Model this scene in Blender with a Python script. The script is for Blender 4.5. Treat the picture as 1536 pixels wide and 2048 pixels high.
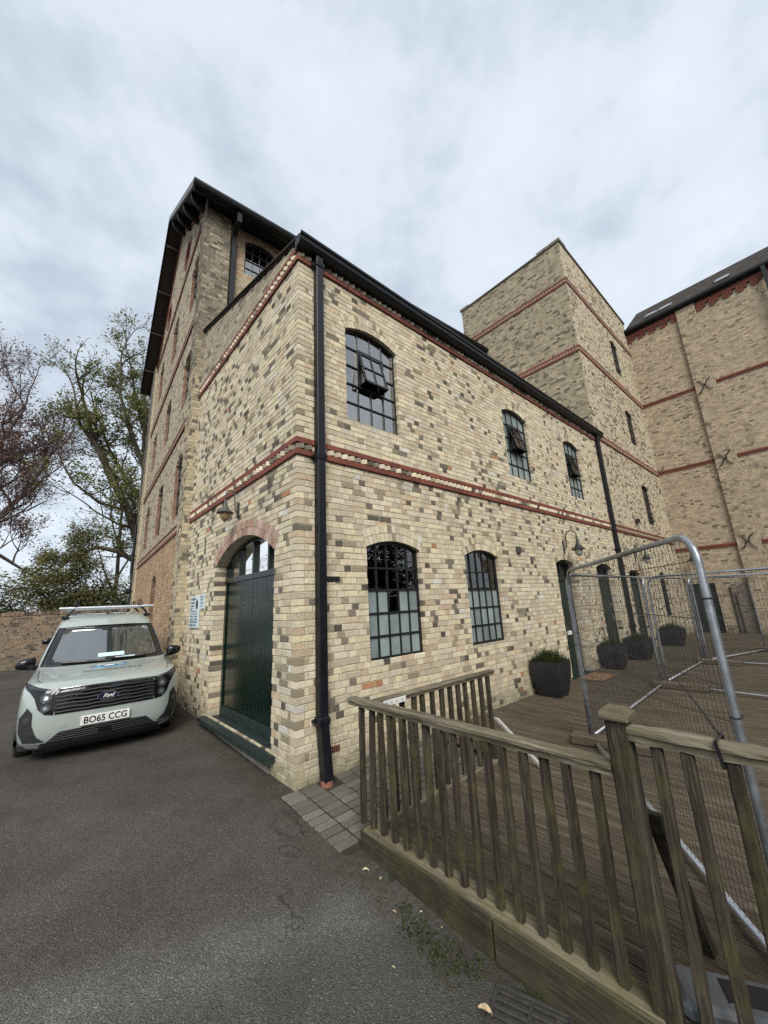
import bpy, bmesh, math, random
from mathutils import Vector, Matrix, noise
from mathutils.geometry import tessellate_polygon
from mathutils.bvhtree import BVHTree
R_ = math.radians
rng = random.Random(7)
scene = bpy.context.scene
COL = scene.collection
for o in list(bpy.data.objects):
    bpy.data.objects.remove(o)

# ------------------------------------------------------------------ camera
CAM = Vector((-2.0143, -3.7371, 1.7089))
YAW, PITCH, ROLL, FPX = 41.7147, 13.5564, -2.8026, 757.1
cam_d = bpy.data.cameras.new('camera'); cam = bpy.data.objects.new('camera', cam_d); COL.objects.link(cam)
cy, sy, cp, sp = math.cos(R_(YAW)), math.sin(R_(YAW)), math.cos(R_(PITCH)), math.sin(R_(PITCH))
fw = Vector((sy*cp, cy*cp, sp)); rt = Vector((cy, -sy, 0)); up = rt.cross(fw)
cr, sr = math.cos(R_(ROLL)), math.sin(R_(ROLL))
r2 = rt*cr + up*sr; u2 = up*cr - rt*sr
cam.matrix_world = Matrix(((r2.x, u2.x, -fw.x, CAM.x), (r2.y, u2.y, -fw.y, CAM.y), (r2.z, u2.z, -fw.z, CAM.z), (0, 0, 0, 1)))
cam_d.sensor_fit = 'HORIZONTAL'; cam_d.sensor_width = 36; cam_d.lens = FPX/1536*36
cam_d.clip_start = 0.05; cam_d.clip_end = 2000
scene.camera = cam

# ------------------------------------------------------------------ light
SUN_EL, SUN_AZ = 42, 217          # degrees; azimuth from +Y clockwise, behind and left of the camera
world = bpy.data.worlds.new('World'); scene.world = world; world.use_nodes = True
wt = world.node_tree; wt.nodes.clear()
def wn(t, **k):
    n = wt.nodes.new(t)
    for a, b in k.items(): setattr(n, a, b)
    return n
def wl(a, b): wt.links.new(a, b)
wout = wn('ShaderNodeOutputWorld'); wbg = wn('ShaderNodeBackground'); wbg.inputs[1].default_value = 0.1
wl(wbg.outputs[0], wout.inputs[0])
sky = wn('ShaderNodeTexSky', sky_type='NISHITA', sun_disc=False, sun_elevation=R_(SUN_EL), sun_rotation=R_(SUN_AZ), air_density=1.0, dust_density=3.0)
tc = wn('ShaderNodeTexCoord'); sep = wn('ShaderNodeSeparateXYZ'); wl(tc.outputs['Generated'], sep.inputs[0])
def wm(op, a, b=None, clamp=False):
    n = wn('ShaderNodeMath', operation=op, use_clamp=clamp)
    for i, v in enumerate((a, b)):
        if v is None: continue
        if isinstance(v, (int, float)): n.inputs[i].default_value = v
        else: wl(v, n.inputs[i])
    return n.outputs[0]
zc = wm('MAXIMUM', sep.outputs[2], 0.02)
den = wm('ADD', zc, 0.30)
cx_ = wm('DIVIDE', sep.outputs[0], den); cy_ = wm('DIVIDE', sep.outputs[1], den)
cmb = wn('ShaderNodeCombineXYZ'); wl(cx_, cmb.inputs[0]); wl(cy_, cmb.inputs[1])
def wnoise(scale, detail, rough, dist=0.0, off=0.0):
    mp = wn('ShaderNodeMapping'); mp.inputs['Location'].default_value = (off, off*.7, off*1.3); wl(cmb.outputs[0], mp.inputs[0])
    n = wn('ShaderNodeTexNoise'); n.inputs['Scale'].default_value = scale; n.inputs['Detail'].default_value = detail
    n.inputs['Roughness'].default_value = rough; n.inputs['Distortion'].default_value = dist
    wl(mp.outputs[0], n.inputs['Vector']); return n.outputs['Fac']
n1 = wnoise(.8, 3, .5, .0, 5.3); n2 = wnoise(5.2, 8, .58, .0, 8.4)
dens = wm('ADD', wm('MULTIPLY', n1, .50), wm('MULTIPLY', n2, .50))
ramp = wn('ShaderNodeValToRGB'); wl(dens, ramp.inputs[0])
cr_ = ramp.color_ramp; cr_.elements[0].position = .40; cr_.elements[0].color = (3.55, 3.84, 4.13, 1)
cr_.elements[1].position = .62; cr_.elements[1].color = (2.35, 2.66, 3.03, 1)
e = cr_.elements.new(.5); e.color = (3.22, 3.54, 3.88, 1)
mixw = wn('ShaderNodeMix', data_type='RGBA'); mixw.inputs[0].default_value = .9
wl(sky.outputs[0], mixw.inputs[6]); wl(ramp.outputs[0], mixw.inputs[7]); wl(mixw.outputs[2], wbg.inputs[0])

sun_d = bpy.data.lights.new('sun', 'SUN'); sun_d.energy = 1.5; sun_d.angle = R_(32); sun_d.color = (1, .965, .91)
sun = bpy.data.objects.new('sun', sun_d); COL.objects.link(sun)
sd = Vector((math.sin(R_(SUN_AZ))*math.cos(R_(SUN_EL)), math.cos(R_(SUN_AZ))*math.cos(R_(SUN_EL)), math.sin(R_(SUN_EL))))
sun.rotation_euler = sd.to_track_quat('Z', 'Y').to_euler(); sun.location = (-6, -6, 20)
vs = scene.view_settings; vs.view_transform = 'Standard'; vs.look = 'None'; vs.gamma = 1; vs.use_curve_mapping = False; vs.exposure = 1.33
scene.cycles.use_denoising = False
scene.cycles.max_bounces = 6
scene.cycles.transparent_max_bounces = 12

# ------------------------------------------------------------------ materials
def lin(r, g, b):
    f = lambda c: (c/255/12.92) if c/255 <= .04045 else ((c/255+.055)/1.055)**2.4
    return (f(r), f(g), f(b))
class Mt:
    def __init__(s, name):
        s.m = bpy.data.materials.new(name); s.m.use_nodes = True; s.t = s.m.node_tree
        s.b = s.t.nodes['Principled BSDF']; s.out = s.t.nodes['Material Output']
    def n(s, typ, ins=None, **k):
        x = s.t.nodes.new(typ)
        for a, b in k.items(): setattr(x, a, b)
        for a, b in (ins or {}).items(): s.set(x, a, b)
        return x
    def set(s, node, key, v):
        i = node.inputs[key]
        if hasattr(v, 'is_linked') or hasattr(v, 'links'): s.t.links.new(v, i)
        elif isinstance(v, tuple) and len(v) == 3 and i.type == 'RGBA': i.default_value = (*v, 1)
        else: i.default_value = v
    def p(s, **k):
        for a, b in k.items(): s.set(s.b, {'base': 'Base Color', 'rough': 'Roughness', 'metal': 'Metallic', 'ior': 'IOR', 'spec': 'Specular IOR Level', 'normal': 'Normal', 'coat': 'Coat Weight', 'trans': 'Transmission Weight', 'alpha': 'Alpha', 'sheen': 'Sheen Weight'}[a], b)
        return s
    def co(s, scale=(1, 1, 1), kind='Object'):
        t = s.n('ShaderNodeTexCoord'); m = s.n('ShaderNodeMapping', {'Vector': t.outputs[kind], 'Scale': scale}); return m.outputs[0]
    def pos(s, scale=(1, 1, 1)):
        g = s.n('ShaderNodeNewGeometry'); m = s.n('ShaderNodeMapping', {'Vector': g.outputs['Position'], 'Scale': scale}); return m.outputs[0]
    def noise(s, vec, scale, detail=4, rough=.55, dist=0):
        return s.n('ShaderNodeTexNoise', {'Vector': vec, 'Scale': scale, 'Detail': detail, 'Roughness': rough, 'Distortion': dist}).outputs['Fac']
    def ramp(s, fac, stops):
        r = s.n('ShaderNodeValToRGB', {'Fac': fac}); cr = r.color_ramp
        cr.elements[0].position = stops[0][0]; cr.elements[0].color = (*stops[0][1], 1)
        cr.elements[1].position = stops[-1][0]; cr.elements[1].color = (*stops[-1][1], 1)
        for q, c in stops[1:-1]:
            e = cr.elements.new(q); e.color = (*c, 1)
        return r.outputs[0]
    def mix(s, fac, a, b, mode='MIX'):
        m = s.n('ShaderNodeMix', data_type='RGBA', blend_type=mode); s.set(m, 0, fac); s.set(m, 6, a); s.set(m, 7, b); return m.outputs[2]
    def math(s, op, a, b=0.0, clamp=False):
        m = s.n('ShaderNodeMath', operation=op, use_clamp=clamp); s.set(m, 0, a); s.set(m, 1, b); return m.outputs[0]
    def bump(s, h, strength=.3, dist=.01):
        return s.n('ShaderNodeBump', {'Height': h, 'Strength': strength, 'Distance': dist}).outputs[0]
M = {}
G3 = lambda v: (v, v, v)
def simple(name, col, rough=.5, metal=0, var=.12, vscale=6, bumpk=0, bscale=60, **k):
    m = Mt(name); v = m.pos()
    nz = m.noise(v, vscale, 5, .6)
    c = m.mix(1, col, m.ramp(nz, [(.3, G3(1-var)), (.7, G3(1+var))]), 'MULTIPLY')
    m.p(base=c, rough=rough, metal=metal, **k)
    if bumpk: m.p(normal=m.bump(m.noise(v, bscale, 4, .6), bumpk, .004))
    M[name] = m.m; return m
def brick_mat(name, src, grime=1.0):
    m = Mt(name); v = m.pos()
    if src == 'attr': c = m.n('ShaderNodeAttribute', attribute_name='bcol').outputs['Color']
    else: c = m.n('ShaderNodeObjectInfo').outputs['Color']
    fine = m.noise(v, 48, 7, .75, .6); mid = m.noise(v, 11, 6, .68, .6)
    streak = m.noise(m.pos((3.2, 3.2, .5)), 1.6, 5, .6)
    c = m.mix(1, c, m.ramp(fine, [(.28, G3(.60)), (.48, G3(1.0)), (.72, G3(1.2))]), 'MULTIPLY')
    c = m.mix(m.ramp(mid, [(.5, G3(0)), (.72, G3(.42*grime))]), c, (.20, .17, .125))
    c = m.mix(m.ramp(streak, [(.5, G3(0)), (.8, G3(.35*grime))]), c, (.19, .165, .13))
    low = m.n('ShaderNodeSeparateXYZ', {'Vector': v}).outputs[2]
    alg = m.n('ShaderNodeMapRange', {'Value': m.math('ADD', low, m.math('MULTIPLY', mid, -.55)), 'From Min': -.35, 'From Max': .12, 'To Min': .75, 'To Max': 0.0}, clamp=True).outputs[0]
    c = m.mix(alg, c, (.075, .075, .038))
    m.p(base=c, rough=.92, spec=.2, normal=m.bump(m.math('ADD', fine, m.math('MULTIPLY', mid, .6)), .55, .006))
    M[name] = m.m
brick_mat('brick_attr', 'attr'); brick_mat('brick_obj', 'obj')
m = Mt('mortar'); v = m.pos()
c = m.ramp(m.noise(v, 14, 6, .65), [(.3, (.27, .23, .17)), (.55, (.40, .35, .26)), (.8, (.50, .45, .35))])
m.p(base=c, rough=.95, spec=.1, normal=m.bump(m.noise(v, 140, 3), .5, .004)); M['mortar'] = m.m
m = Mt('red_brick'); v = m.pos(); oi = m.n('ShaderNodeObjectInfo').outputs['Random']
c = m.ramp(oi, [(0, (.125, .033, .020)), (.5, (.165, .042, .025)), (1, (.21, .058, .034))])
c = m.mix(m.ramp(m.noise(v, 30, 5, .65), [(.5, G3(0)), (.75, G3(.6))]), c, (.065, .045, .036))
m.p(base=c, rough=.75, normal=m.bump(m.noise(v, 90, 4), .4, .004)); M['red_brick'] = m.m
# asphalt with stones, brown staining, an older paler patch beyond a seam
m = Mt('asphalt'); v = m.pos()
sepv = m.n('ShaderNodeSeparateXYZ', {'Vector': v})
big = m.noise(v, .55, 5, .6, .5); midn = m.noise(v, 3.5, 6, .62)
seamn = m.noise(v, 2.2, 6, .7)
side = m.math('ADD', m.math('ADD', sepv.outputs[1], m.math('MULTIPLY', sepv.outputs[0], .35)), m.math('MULTIPLY', m.math('SUBTRACT', seamn, .5), .55))
patch = m.n('ShaderNodeMapRange', {'Value': side, 'From Min': -1.42, 'From Max': -1.30, 'To Min': 1.0, 'To Max': 0.0}, clamp=True).outputs[0]
base = m.ramp(big, [(.3, (.062, .054, .045)), (.5, (.092, .081, .067)), (.7, (.116, .104, .088))])
base = m.mix(m.math('MULTIPLY', patch, .8), base, (.092, .090, .083))
edge = m.n('ShaderNodeMapRange', {'Value': m.math('ABSOLUTE', m.math('ADD', side, 1.55)), 'From Min': .0, 'From Max': .30, 'To Min': 1.0, 'To Max': 0.0}, clamp=True).outputs[0]
base = m.mix(m.math('MULTIPLY', edge, m.math('MULTIPLY', m.noise(v, 5.0, 5, .65), 1.15), True), base, (.185, .175, .155))
vor = m.n('ShaderNodeTexVoronoi', {'Vector': v, 'Scale': 150.0}, feature='F1')
cellr = m.n('ShaderNodeSeparateColor', {'Color': vor.outputs['Color']}).outputs[0]
stone = m.ramp(cellr, [(0, G3(.6)), (.45, G3(.9)), (.8, G3(1.18)), (.97, G3(1.5)), (1, G3(2.8))])
base = m.mix(.85, base, m.mix(1, base, stone, 'MULTIPLY'))
base = m.mix(m.ramp(midn, [(.5, G3(0)), (.78, G3(.4))]), base, (.035, .031, .026))
gap = m.ramp(vor.outputs['Distance'], [(.25, G3(1)), (.7, G3(.35))])
base = m.mix(.7, base, m.mix(1, base, gap, 'MULTIPLY'))
def rngm(val, a, b): return m.n('ShaderNodeMapRange', {'Value': val, 'From Min': a, 'From Max': b, 'To Min': 0.0, 'To Max': 1.0}, clamp=True).outputs[0]
dx = m.math('ADD', sepv.outputs[0], m.math('MULTIPLY', m.math('SUBTRACT', midn, .5), .5))
dirt = m.math('MULTIPLY', rngm(dx, -.42, -.12), rngm(m.noise(v, 6, 6, .7), .32, .6))
base = m.mix(m.math('MULTIPLY', dirt, .85), base, m.ramp(m.noise(v, 30, 6, .7), [(.3, (.020, .017, .012)), (.55, (.045, .038, .026)), (.75, (.10, .085, .06))]))
wv = m.n('ShaderNodeVectorMath', {0: v}, operation='ADD'); m.t.links.new(m.n('ShaderNodeTexNoise', {'Vector': v, 'Scale': 2.6, 'Detail': 6.0}).outputs['Color'], wv.inputs[1])
ck = m.n('ShaderNodeTexVoronoi', {'Vector': wv.outputs[0], 'Scale': .55}, feature='DISTANCE_TO_EDGE').outputs['Distance']
crack = m.math('MULTIPLY', m.math('SUBTRACT', 1.0, rngm(ck, .002, .007)), rngm(m.noise(v, .9, 3), .5, .6))
base = m.mix(m.math('MULTIPLY', crack, .75), base, (.014, .012, .010))
oil = rngm(m.noise(v, 1.1, 4, .55, .3), .56, .70)
base = m.mix(m.math('MULTIPLY', oil, .45), base, (.030, .027, .024))
h = m.math('SUBTRACT', m.math('MULTIPLY', midn, .6), vor.outputs['Distance'])
m.p(base=base, rough=.82, spec=.35, normal=m.bump(h, .9, .007)); M['asphalt'] = m.m
# weathered timber
def wood(name, cols, axis, moss=.0, rough=.85, k=1.0, lich=.35):
    m = Mt(name); sc = [14*k, 14*k, 14*k]; sc[axis] = .9*k
    v = m.pos(tuple(sc)); vp = m.pos()
    r = m.n('ShaderNodeObjectInfo').outputs['Random']
    off = m.n('ShaderNodeVectorMath', {0: v}, operation='ADD'); cb = m.n('ShaderNodeCombineXYZ', {0: m.math('MULTIPLY', r, 40), 1: m.math('MULTIPLY', r, 23), 2: m.math('MULTIPLY', r, 31)})
    m.t.links.new(cb.outputs[0], off.inputs[1]); v = off.outputs[0]
    g = m.noise(v, 1.6, 8, .7, .8); g2 = m.noise(v, 6, 6, .7)
    c = m.ramp(g, [(.25, cols[0]), (.5, cols[1]), (.72, cols[2])])
    c = m.mix(m.math('MULTIPLY', r, .45), c, m.mix(1, c, G3(.55), 'MULTIPLY'))
    c = m.mix(m.ramp(g2, [(.55, G3(0)), (.8, G3(lich))]), c, (.30, .27, .225))
    if moss: c = m.mix(m.ramp(m.noise(vp, 7, 5, .65), [(.48, G3(0)), (.72, G3(moss))]), c, (.085, .085, .022))
    m.p(base=c, rough=rough, spec=.25, normal=m.bump(m.math('ADD', g, m.math('MULTIPLY', g2, .5)), .8, .006)); M[name] = m.m
wood('rail_wood_y', [(.022, .017, .010), (.135, .115, .080), (.30, .27, .20)], 1, .5, lich=.65)
wood('rail_wood_x', [(.022, .017, .010), (.135, .115, .080), (.30, .27, .20)], 0, .35, lich=.65)
wood('post_wood', [(.009, .0065, .0045), (.036, .028, .019), (.105, .088, .062)], 2, .5, lich=.4)
wood('cap_wood', [(.03, .025, .014), (.115, .098, .062), (.24, .21, .145)], 1, .6)
wood('deck_wood', [(.030, .022, .014), (.095, .075, .052), (.20, .165, .12)], 1, .25, .75)
wood('fascia_wood', [(.016, .013, .008), (.040, .034, .021), (.080, .069, .046)], 1, .5, lich=.3)
wood('foot_wood', [(.05, .038, .026), (.12, .092, .064), (.19, .155, .115)], 1, 0)
wood('pale_wood', [(.30, .28, .25), (.42, .40, .36), (.52, .49, .45)], 0, 0)
simple('gutter_black', (.006, .0065, .008), .42, var=.3, vscale=5, spec=.3)
simple('pipe_black', (.0075, .008, .011), .42, spec=.35, var=.35, vscale=7, bumpk=.08, bscale=18)
simple('frame_black', (.009, .010, .010), .42, var=.2)
simple('green_paint', (.0028, .0115, .0082), .26, var=.35, vscale=3, bumpk=.06, bscale=9)
simple('dark_green', (.009, .018, .014), .42, var=.3)
simple('sill_green', (.012, .022, .020), .55, var=.3, vscale=9, bumpk=.2)
simple('galvanised', (.30, .32, .345), .42, .75, var=.28, vscale=14)
simple('galv_light', (.50, .53, .56), .42, .55, var=.2, vscale=14)
simple('wire', (.05, .05, .05), .5, .4)
simple('planter_black', (.012, .012, .0125), .62, var=.25, vscale=8, bumpk=.15)
simple('soil', (.025, .018, .012), .95)
simple('slate', (.045, .040, .036), .95, spec=.05, var=.35, vscale=3)
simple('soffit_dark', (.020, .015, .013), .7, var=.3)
simple('stone_coping', (.20, .185, .155), .9, var=.3, vscale=5, bumpk=.3)
simple('lead_grey', (.11, .115, .12), .6, var=.2)
simple('iron', (.018, .016, .016), .6, var=.3)
simple('white_plastic', (.62, .62, .60), .45)
simple('sign_board', (.50, .58, .62), .4, var=.05)
simple('sign_ink', (.11, .145, .18), .6)
simple('sign_emblem', (.05, .035, .025), .6)
simple('tie_black', (.006, .006, .007), .4)
simple('rust_iron', (.055, .047, .04), .8, var=.4, vscale=20, bumpk=.4)
simple('mat_coir', (.20, .115, .06), .95, var=.3, vscale=40, bumpk=.6, bscale=200)
simple('curtain', (.62, .62, .60), .8, var=.1)
simple('terracotta', (.20, .085, .055), .85, var=.25)
simple('amber_glass', (.26, .19, .09), .2)
simple('clear_lamp', (.35, .36, .34), .15)
simple('lamp_metal', (.012, .0125, .013), .5, 0)
simple('lamp_grey', (.06, .06, .055), .55, 0)
simple('van_paint', (.315, .358, .338), .2, var=.015, coat=1.0)
simple('dark_car_paint', (.020, .022, .025), .25, var=.02, coat=1.0)
simple('car_black', (.008, .008, .009), .35, var=.2)
simple('car_gloss', (.006, .006, .007), .08, var=.1)
simple('cladding', (.018, .019, .020), .6, var=.2)
simple('chrome', (.62, .64, .67), .12, 1.0, var=.02)
simple('lamp_lens', (.045, .048, .054), .18, 0, var=.7, vscale=60)
simple('tyre', (.012, .012, .012), .85, bumpk=.3)
simple('plate', (.66, .66, .63), .4, var=.03)
simple('plate_ink', (.008, .008, .010), .5)
simple('badge_blue', (.006, .012, .035), .2)
simple('decal_navy', (.012, .018, .075), .4)
simple('decal_blue', (.03, .27, .62), .4)
simple('decal_text', (.06, .085, .09), .4)
simple('paper_mint', (.50, .70, .65), .7, var=.02)
simple('screen_tint', (.035, .042, .042), .03, var=.05, ior=3.0)
simple('brick_yellow_sign', (.55, .50, .06), .6)
simple('grate', (.030, .027, .023), .75, var=.4, vscale=30, bumpk=.4)
simple('dry_leaf', (.36, .27, .17), .8, var=.35, vscale=40)
simple('pale_leaf', (.42, .40, .26), .8, var=.3, vscale=40)
m = Mt('paver'); v = m.pos(); r = m.n('ShaderNodeObjectInfo').outputs['Random']
c = m.ramp(r, [(0, (.085, .075, .064)), (.35, (.10, .088, .074)), (.7, (.12, .11, .09)), (1, (.15, .138, .108))])
c = m.mix(m.ramp(m.noise(v, 5, 5, .65), [(.45, G3(0)), (.75, G3(.6))]), c, (.06, .058, .035))
c = m.mix(1, c, m.ramp(m.noise(v, 160, 3), [(.3, G3(.6)), (.7, G3(1.35))]), 'MULTIPLY')
m.p(base=c, rough=.9, normal=m.bump(m.noise(v, 150, 4), .6, .005)); M['paver'] = m.m
# glass: mirror-like film over clear
for gname, gior in (('glass', 3.9), ('glass_dim', 2.1)):
  m = Mt(gname); t = m.t
  fr = m.n('ShaderNodeFresnel', {'IOR': gior}); gl = m.n('ShaderNodeBsdfGlossy', {'Color': (1.0, .98, .95), 'Roughness': .015}); tr = m.n('ShaderNodeBsdfTransparent', {'Color': (.80, .84, .84)})
  wob = m.bump(m.noise(m.pos(), 3.2, 2, .5), .10, .02); t.links.new(wob, gl.inputs['Normal'])
  mx = m.n('ShaderNodeMixShader'); t.links.new(fr.outputs[0], mx.inputs[0]); t.links.new(tr.outputs[0], mx.inputs[1]); t.links.new(gl.outputs[0], mx.inputs[2]); t.links.new(mx.outputs[0], m.out.inputs[0]); M[gname] = m.m
m = Mt('frosted'); v = m.pos()
rp = m.n('ShaderNodeObjectInfo').outputs['Random']
c = m.ramp(m.noise(v, 2.2, 4), [(.3, (.17, .215, .215)), (.7, (.30, .36, .355))])
c = m.mix(1, c, m.ramp(rp, [(0, G3(.7)), (1, G3(1.12))]), 'MULTIPLY')
m.p(base=c, rough=.22, ior=1.9, normal=m.bump(m.noise(v, 120, 3), .15, .003)); M['frosted'] = m.m
def leafmat(name, a, b, c3=None):
    m = Mt(name); v = m.pos(); r = m.noise(v, 1.3, 3)
    g = m.n('ShaderNodeNewGeometry').outputs['Random Per Island']
    c = m.mix(g, a, b)
    if c3: c = m.mix(m.ramp(r, [(.4, G3(0)), (.65, G3(1))]), c, c3)
    t = m.t; m.p(base=c, rough=.6, spec=.3)
    tl = m.n('ShaderNodeBsdfTranslucent'); t.links.new(c, tl.inputs[0])
    mx = m.n('ShaderNodeMixShader', {0: .3}); t.links.new(m.b.outputs[0], mx.inputs[1]); t.links.new(tl.outputs[0], mx.inputs[2]); t.links.new(mx.outputs[0], m.out.inputs[0]); M[name] = m.m
leafmat('leaf_spring', (.11, .125, .03), (.21, .215, .07))
leafmat('leaf_yew', (.060, .070, .020), (.135, .14, .045), (.17, .155, .07))
leafmat('leaf_hedge', (.028, .045, .012), (.06, .08, .022))
leafmat('twig_purple', (.15, .085, .075), (.22, .14, .12))
leafmat('leaf_shrub', (.085, .075, .04), (.13, .115, .055))
leafmat('grass_green', (.026, .042, .012), (.060, .080, .024))
leafmat('moss', (.045, .05, .014), (.085, .075, .022))
m = Mt('bark'); v = m.pos((6, 6, 1.2)); g = m.noise(v, 1.4, 7, .7)
m.p(base=m.ramp(g, [(.3, (.032, .026, .018)), (.6, (.080, .068, .046)), (.8, (.11, .105, .06))]), rough=.95, normal=m.bump(g, .8, .03)); M['bark'] = m.m
m = Mt('bark_purple'); g = m.noise(m.pos((6, 6, 1.5)), 1.4, 6, .7)
m.p(base=m.ramp(g, [(.3, (.055, .038, .034)), (.7, (.125, .090, .080))]), rough=.95); M['bark_purple'] = m.m

# ------------------------------------------------------------------ mesh helpers
class MB:
    def __init__(s): s.v = []; s.f = []; s.c = None
    def add(s, vs, fs, col=None):
        o = len(s.v); s.v.extend(vs); s.f.extend([tuple(i+o for i in f) for f in fs])
        if col is not None:
            if s.c is None: s.c = []
            s.c.extend([col]*len(vs))
    def box(s, x0, x1, y0, y1, z0, z1):
        s.add([(x0, y0, z0), (x1, y0, z0), (x1, y1, z0), (x0, y1, z0), (x0, y0, z1), (x1, y0, z1), (x1, y1, z1), (x0, y1, z1)],
              [(0, 3, 2, 1), (4, 5, 6, 7), (0, 1, 5, 4), (1, 2, 6, 5), (2, 3, 7, 6), (3, 0, 4, 7)])
    def cbox(s, x0, x1, y0, y1, z0, z1, b=.004):
        # chamfered box
        bm = bmesh.new(); vs = [bm.verts.new(p) for p in [(x0, y0, z0), (x1, y0, z0), (x1, y1, z0), (x0, y1, z0), (x0, y0, z1), (x1, y0, z1), (x1, y1, z1), (x0, y1, z1)]]
        for f in [(0, 3, 2, 1), (4, 5, 6, 7), (0, 1, 5, 4), (1, 2, 6, 5), (2, 3, 7, 6), (3, 0, 4, 7)]: bm.faces.new([vs[i] for i in f])
        bmesh.ops.bevel(bm, geom=bm.edges[:], offset=b, segments=1, affect='EDGES')
        bm.verts.index_update(); s.add([tuple(q.co) for q in bm.verts], [tuple(q.index for q in f.verts) for f in bm.faces]); bm.free()
    def tube(s, pts, r, n=8, closed=False, caps=True):
        pts = [Vector(p) for p in pts]; N = len(pts); rs = r if isinstance(r, (list, tuple)) else [r]*N
        ref = None; rings = []; vs = []; fs = []
        for i, p in enumerate(pts):
            if closed: d = pts[(i+1) % N]-pts[i-1]
            else: d = pts[min(i+1, N-1)]-pts[max(i-1, 0)]
            if d.length < 1e-9: d = Vector((0, 0, 1))
            d.normalize()
            if ref is None: ref = Vector((0, 0, 1)) if abs(d.z) < .9 else Vector((1, 0, 0))
            a = d.cross(ref)
            if a.length < 1e-6: a = d.cross(Vector((0, 1, 0)))
            a.normalize(); b = d.cross(a).normalized(); ref = -b if False else ref
            for k in range(n):
                t = 2*math.pi*k/n; vs.append(tuple(p+(a*math.cos(t)+b*math.sin(t))*rs[i]))
        for i in range(N if closed else N-1):
            for k in range(n):
                j = (i+1) % N
                fs.append((i*n+k, i*n+(k+1) % n, j*n+(k+1) % n, j*n+k))
        if caps and not closed: fs.append(tuple(range(n))[::-1]); fs.append(tuple((N-1)*n+k for k in range(n)))
        s.add(vs, fs)
    def lathe(s, prof, n=20, c=(0, 0, 0)):
        vs = []; fs = []
        for r, z in prof:
            for k in range(n):
                t = 2*math.pi*k/n; vs.append((c[0]+r*math.cos(t), c[1]+r*math.sin(t), c[2]+z))
        for i in range(len(prof)-1):
            for k in range(n): fs.append((i*n+k, i*n+(k+1) % n, (i+1)*n+(k+1) % n, (i+1)*n+k))
        s.add(vs, fs)
    def prism(s, poly, ax, a0, a1):
        # poly of 2D points in the two other axes, swept along axis ax from a0 to a1
        n = len(poly); vs = []
        for a in (a0, a1):
            for p, q in poly: vs.append({0: (a, p, q), 1: (p, a, q), 2: (p, q, a)}[ax])
        fs = [tuple(range(n))[::-1], tuple(range(n, 2*n))]+[(i, (i+1) % n, n+(i+1) % n, n+i) for i in range(n)]
        s.add(vs, fs)
    def mesh(s, name):
        me = bpy.data.meshes.new(name); me.from_pydata([tuple(p) for p in s.v], [], s.f)
        if s.c:
            at = me.attributes.new('bcol', 'FLOAT_COLOR', 'POINT')
            flat = []
            for c in s.c: flat.extend((c[0], c[1], c[2], 1.0))
            at.data.foreach_set('color', flat)
        return me
    def build(s, name, mat, parent=None, smooth=False, kind=None, angle=None):
        return obj(name, s.mesh(name), mat, parent, smooth, kind)
def obj(name, me, mat, parent=None, smooth=False, kind=None, loc=None, rot=None, color=None):
    if mat and not me.materials: me.materials.append(M[mat])
    o = bpy.data.objects.new(name, me); COL.objects.link(o)
    if parent: o.parent = parent
    if smooth:
        for p in me.polygons: p.use_smooth = True
    if kind: o['kind'] = kind
    if loc: o.location = loc
    if rot: o.rotation_euler = rot
    if color: o.color = (*color, 1)
    return o
def smooth_by(o, ang=35):
    me = o.data; me.set_sharp_from_angle(angle=R_(ang)); return o
def thing(name, label, cat, loc=(0, 0, 0), rz=0, group=None):
    o = bpy.data.objects.new(name, None); COL.objects.link(o); o.location = loc; o.rotation_euler = (0, 0, rz)
    return tag(o, label, cat, group)
def tag(o, label, cat, group=None):
    o['label'] = label; o['category'] = cat
    if group: o['group'] = group
    return o
def dup(root, loc, rz, label, group=None):
    r = root.copy(); COL.objects.link(r); r.location = loc; r.rotation_euler = (0, 0, rz); r['label'] = label
    if group: r['group'] = group
    for ch in list(root.children):
        c = ch.copy(); COL.objects.link(c); c.parent = r
        for g in ch.children:
            d = g.copy(); COL.objects.link(d); d.parent = c
    return r
def gz(y):
    if y >= 5: return .15
    if y >= 0: return .03*y
    if y >= -2: return .075*y
    return -.15+.01*(y+2)

# ------------------------------------------------------------------ ground
mb = MB(); ys = [-300, -60, -12, -6, -4, -3, -2.5, -2, -1.5, -1, -.5, 0, 1, 2, 3.5, 5, 9, 16, 40, 120, 500]; xs = [-400, -60, -12, -4, -2, -1, 0, 2, 8, 20, 60, 400]
for y in ys:
    for x in xs: mb.v.append((x, y, gz(max(y, -8))))
nx = len(xs)
for j in range(len(ys)-1):
    for i in range(nx-1): mb.f.append((j*nx+i, j*nx+i+1, (j+1)*nx+i+1, (j+1)*nx+i))
mb.build('ground', 'asphalt', kind='structure')

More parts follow.
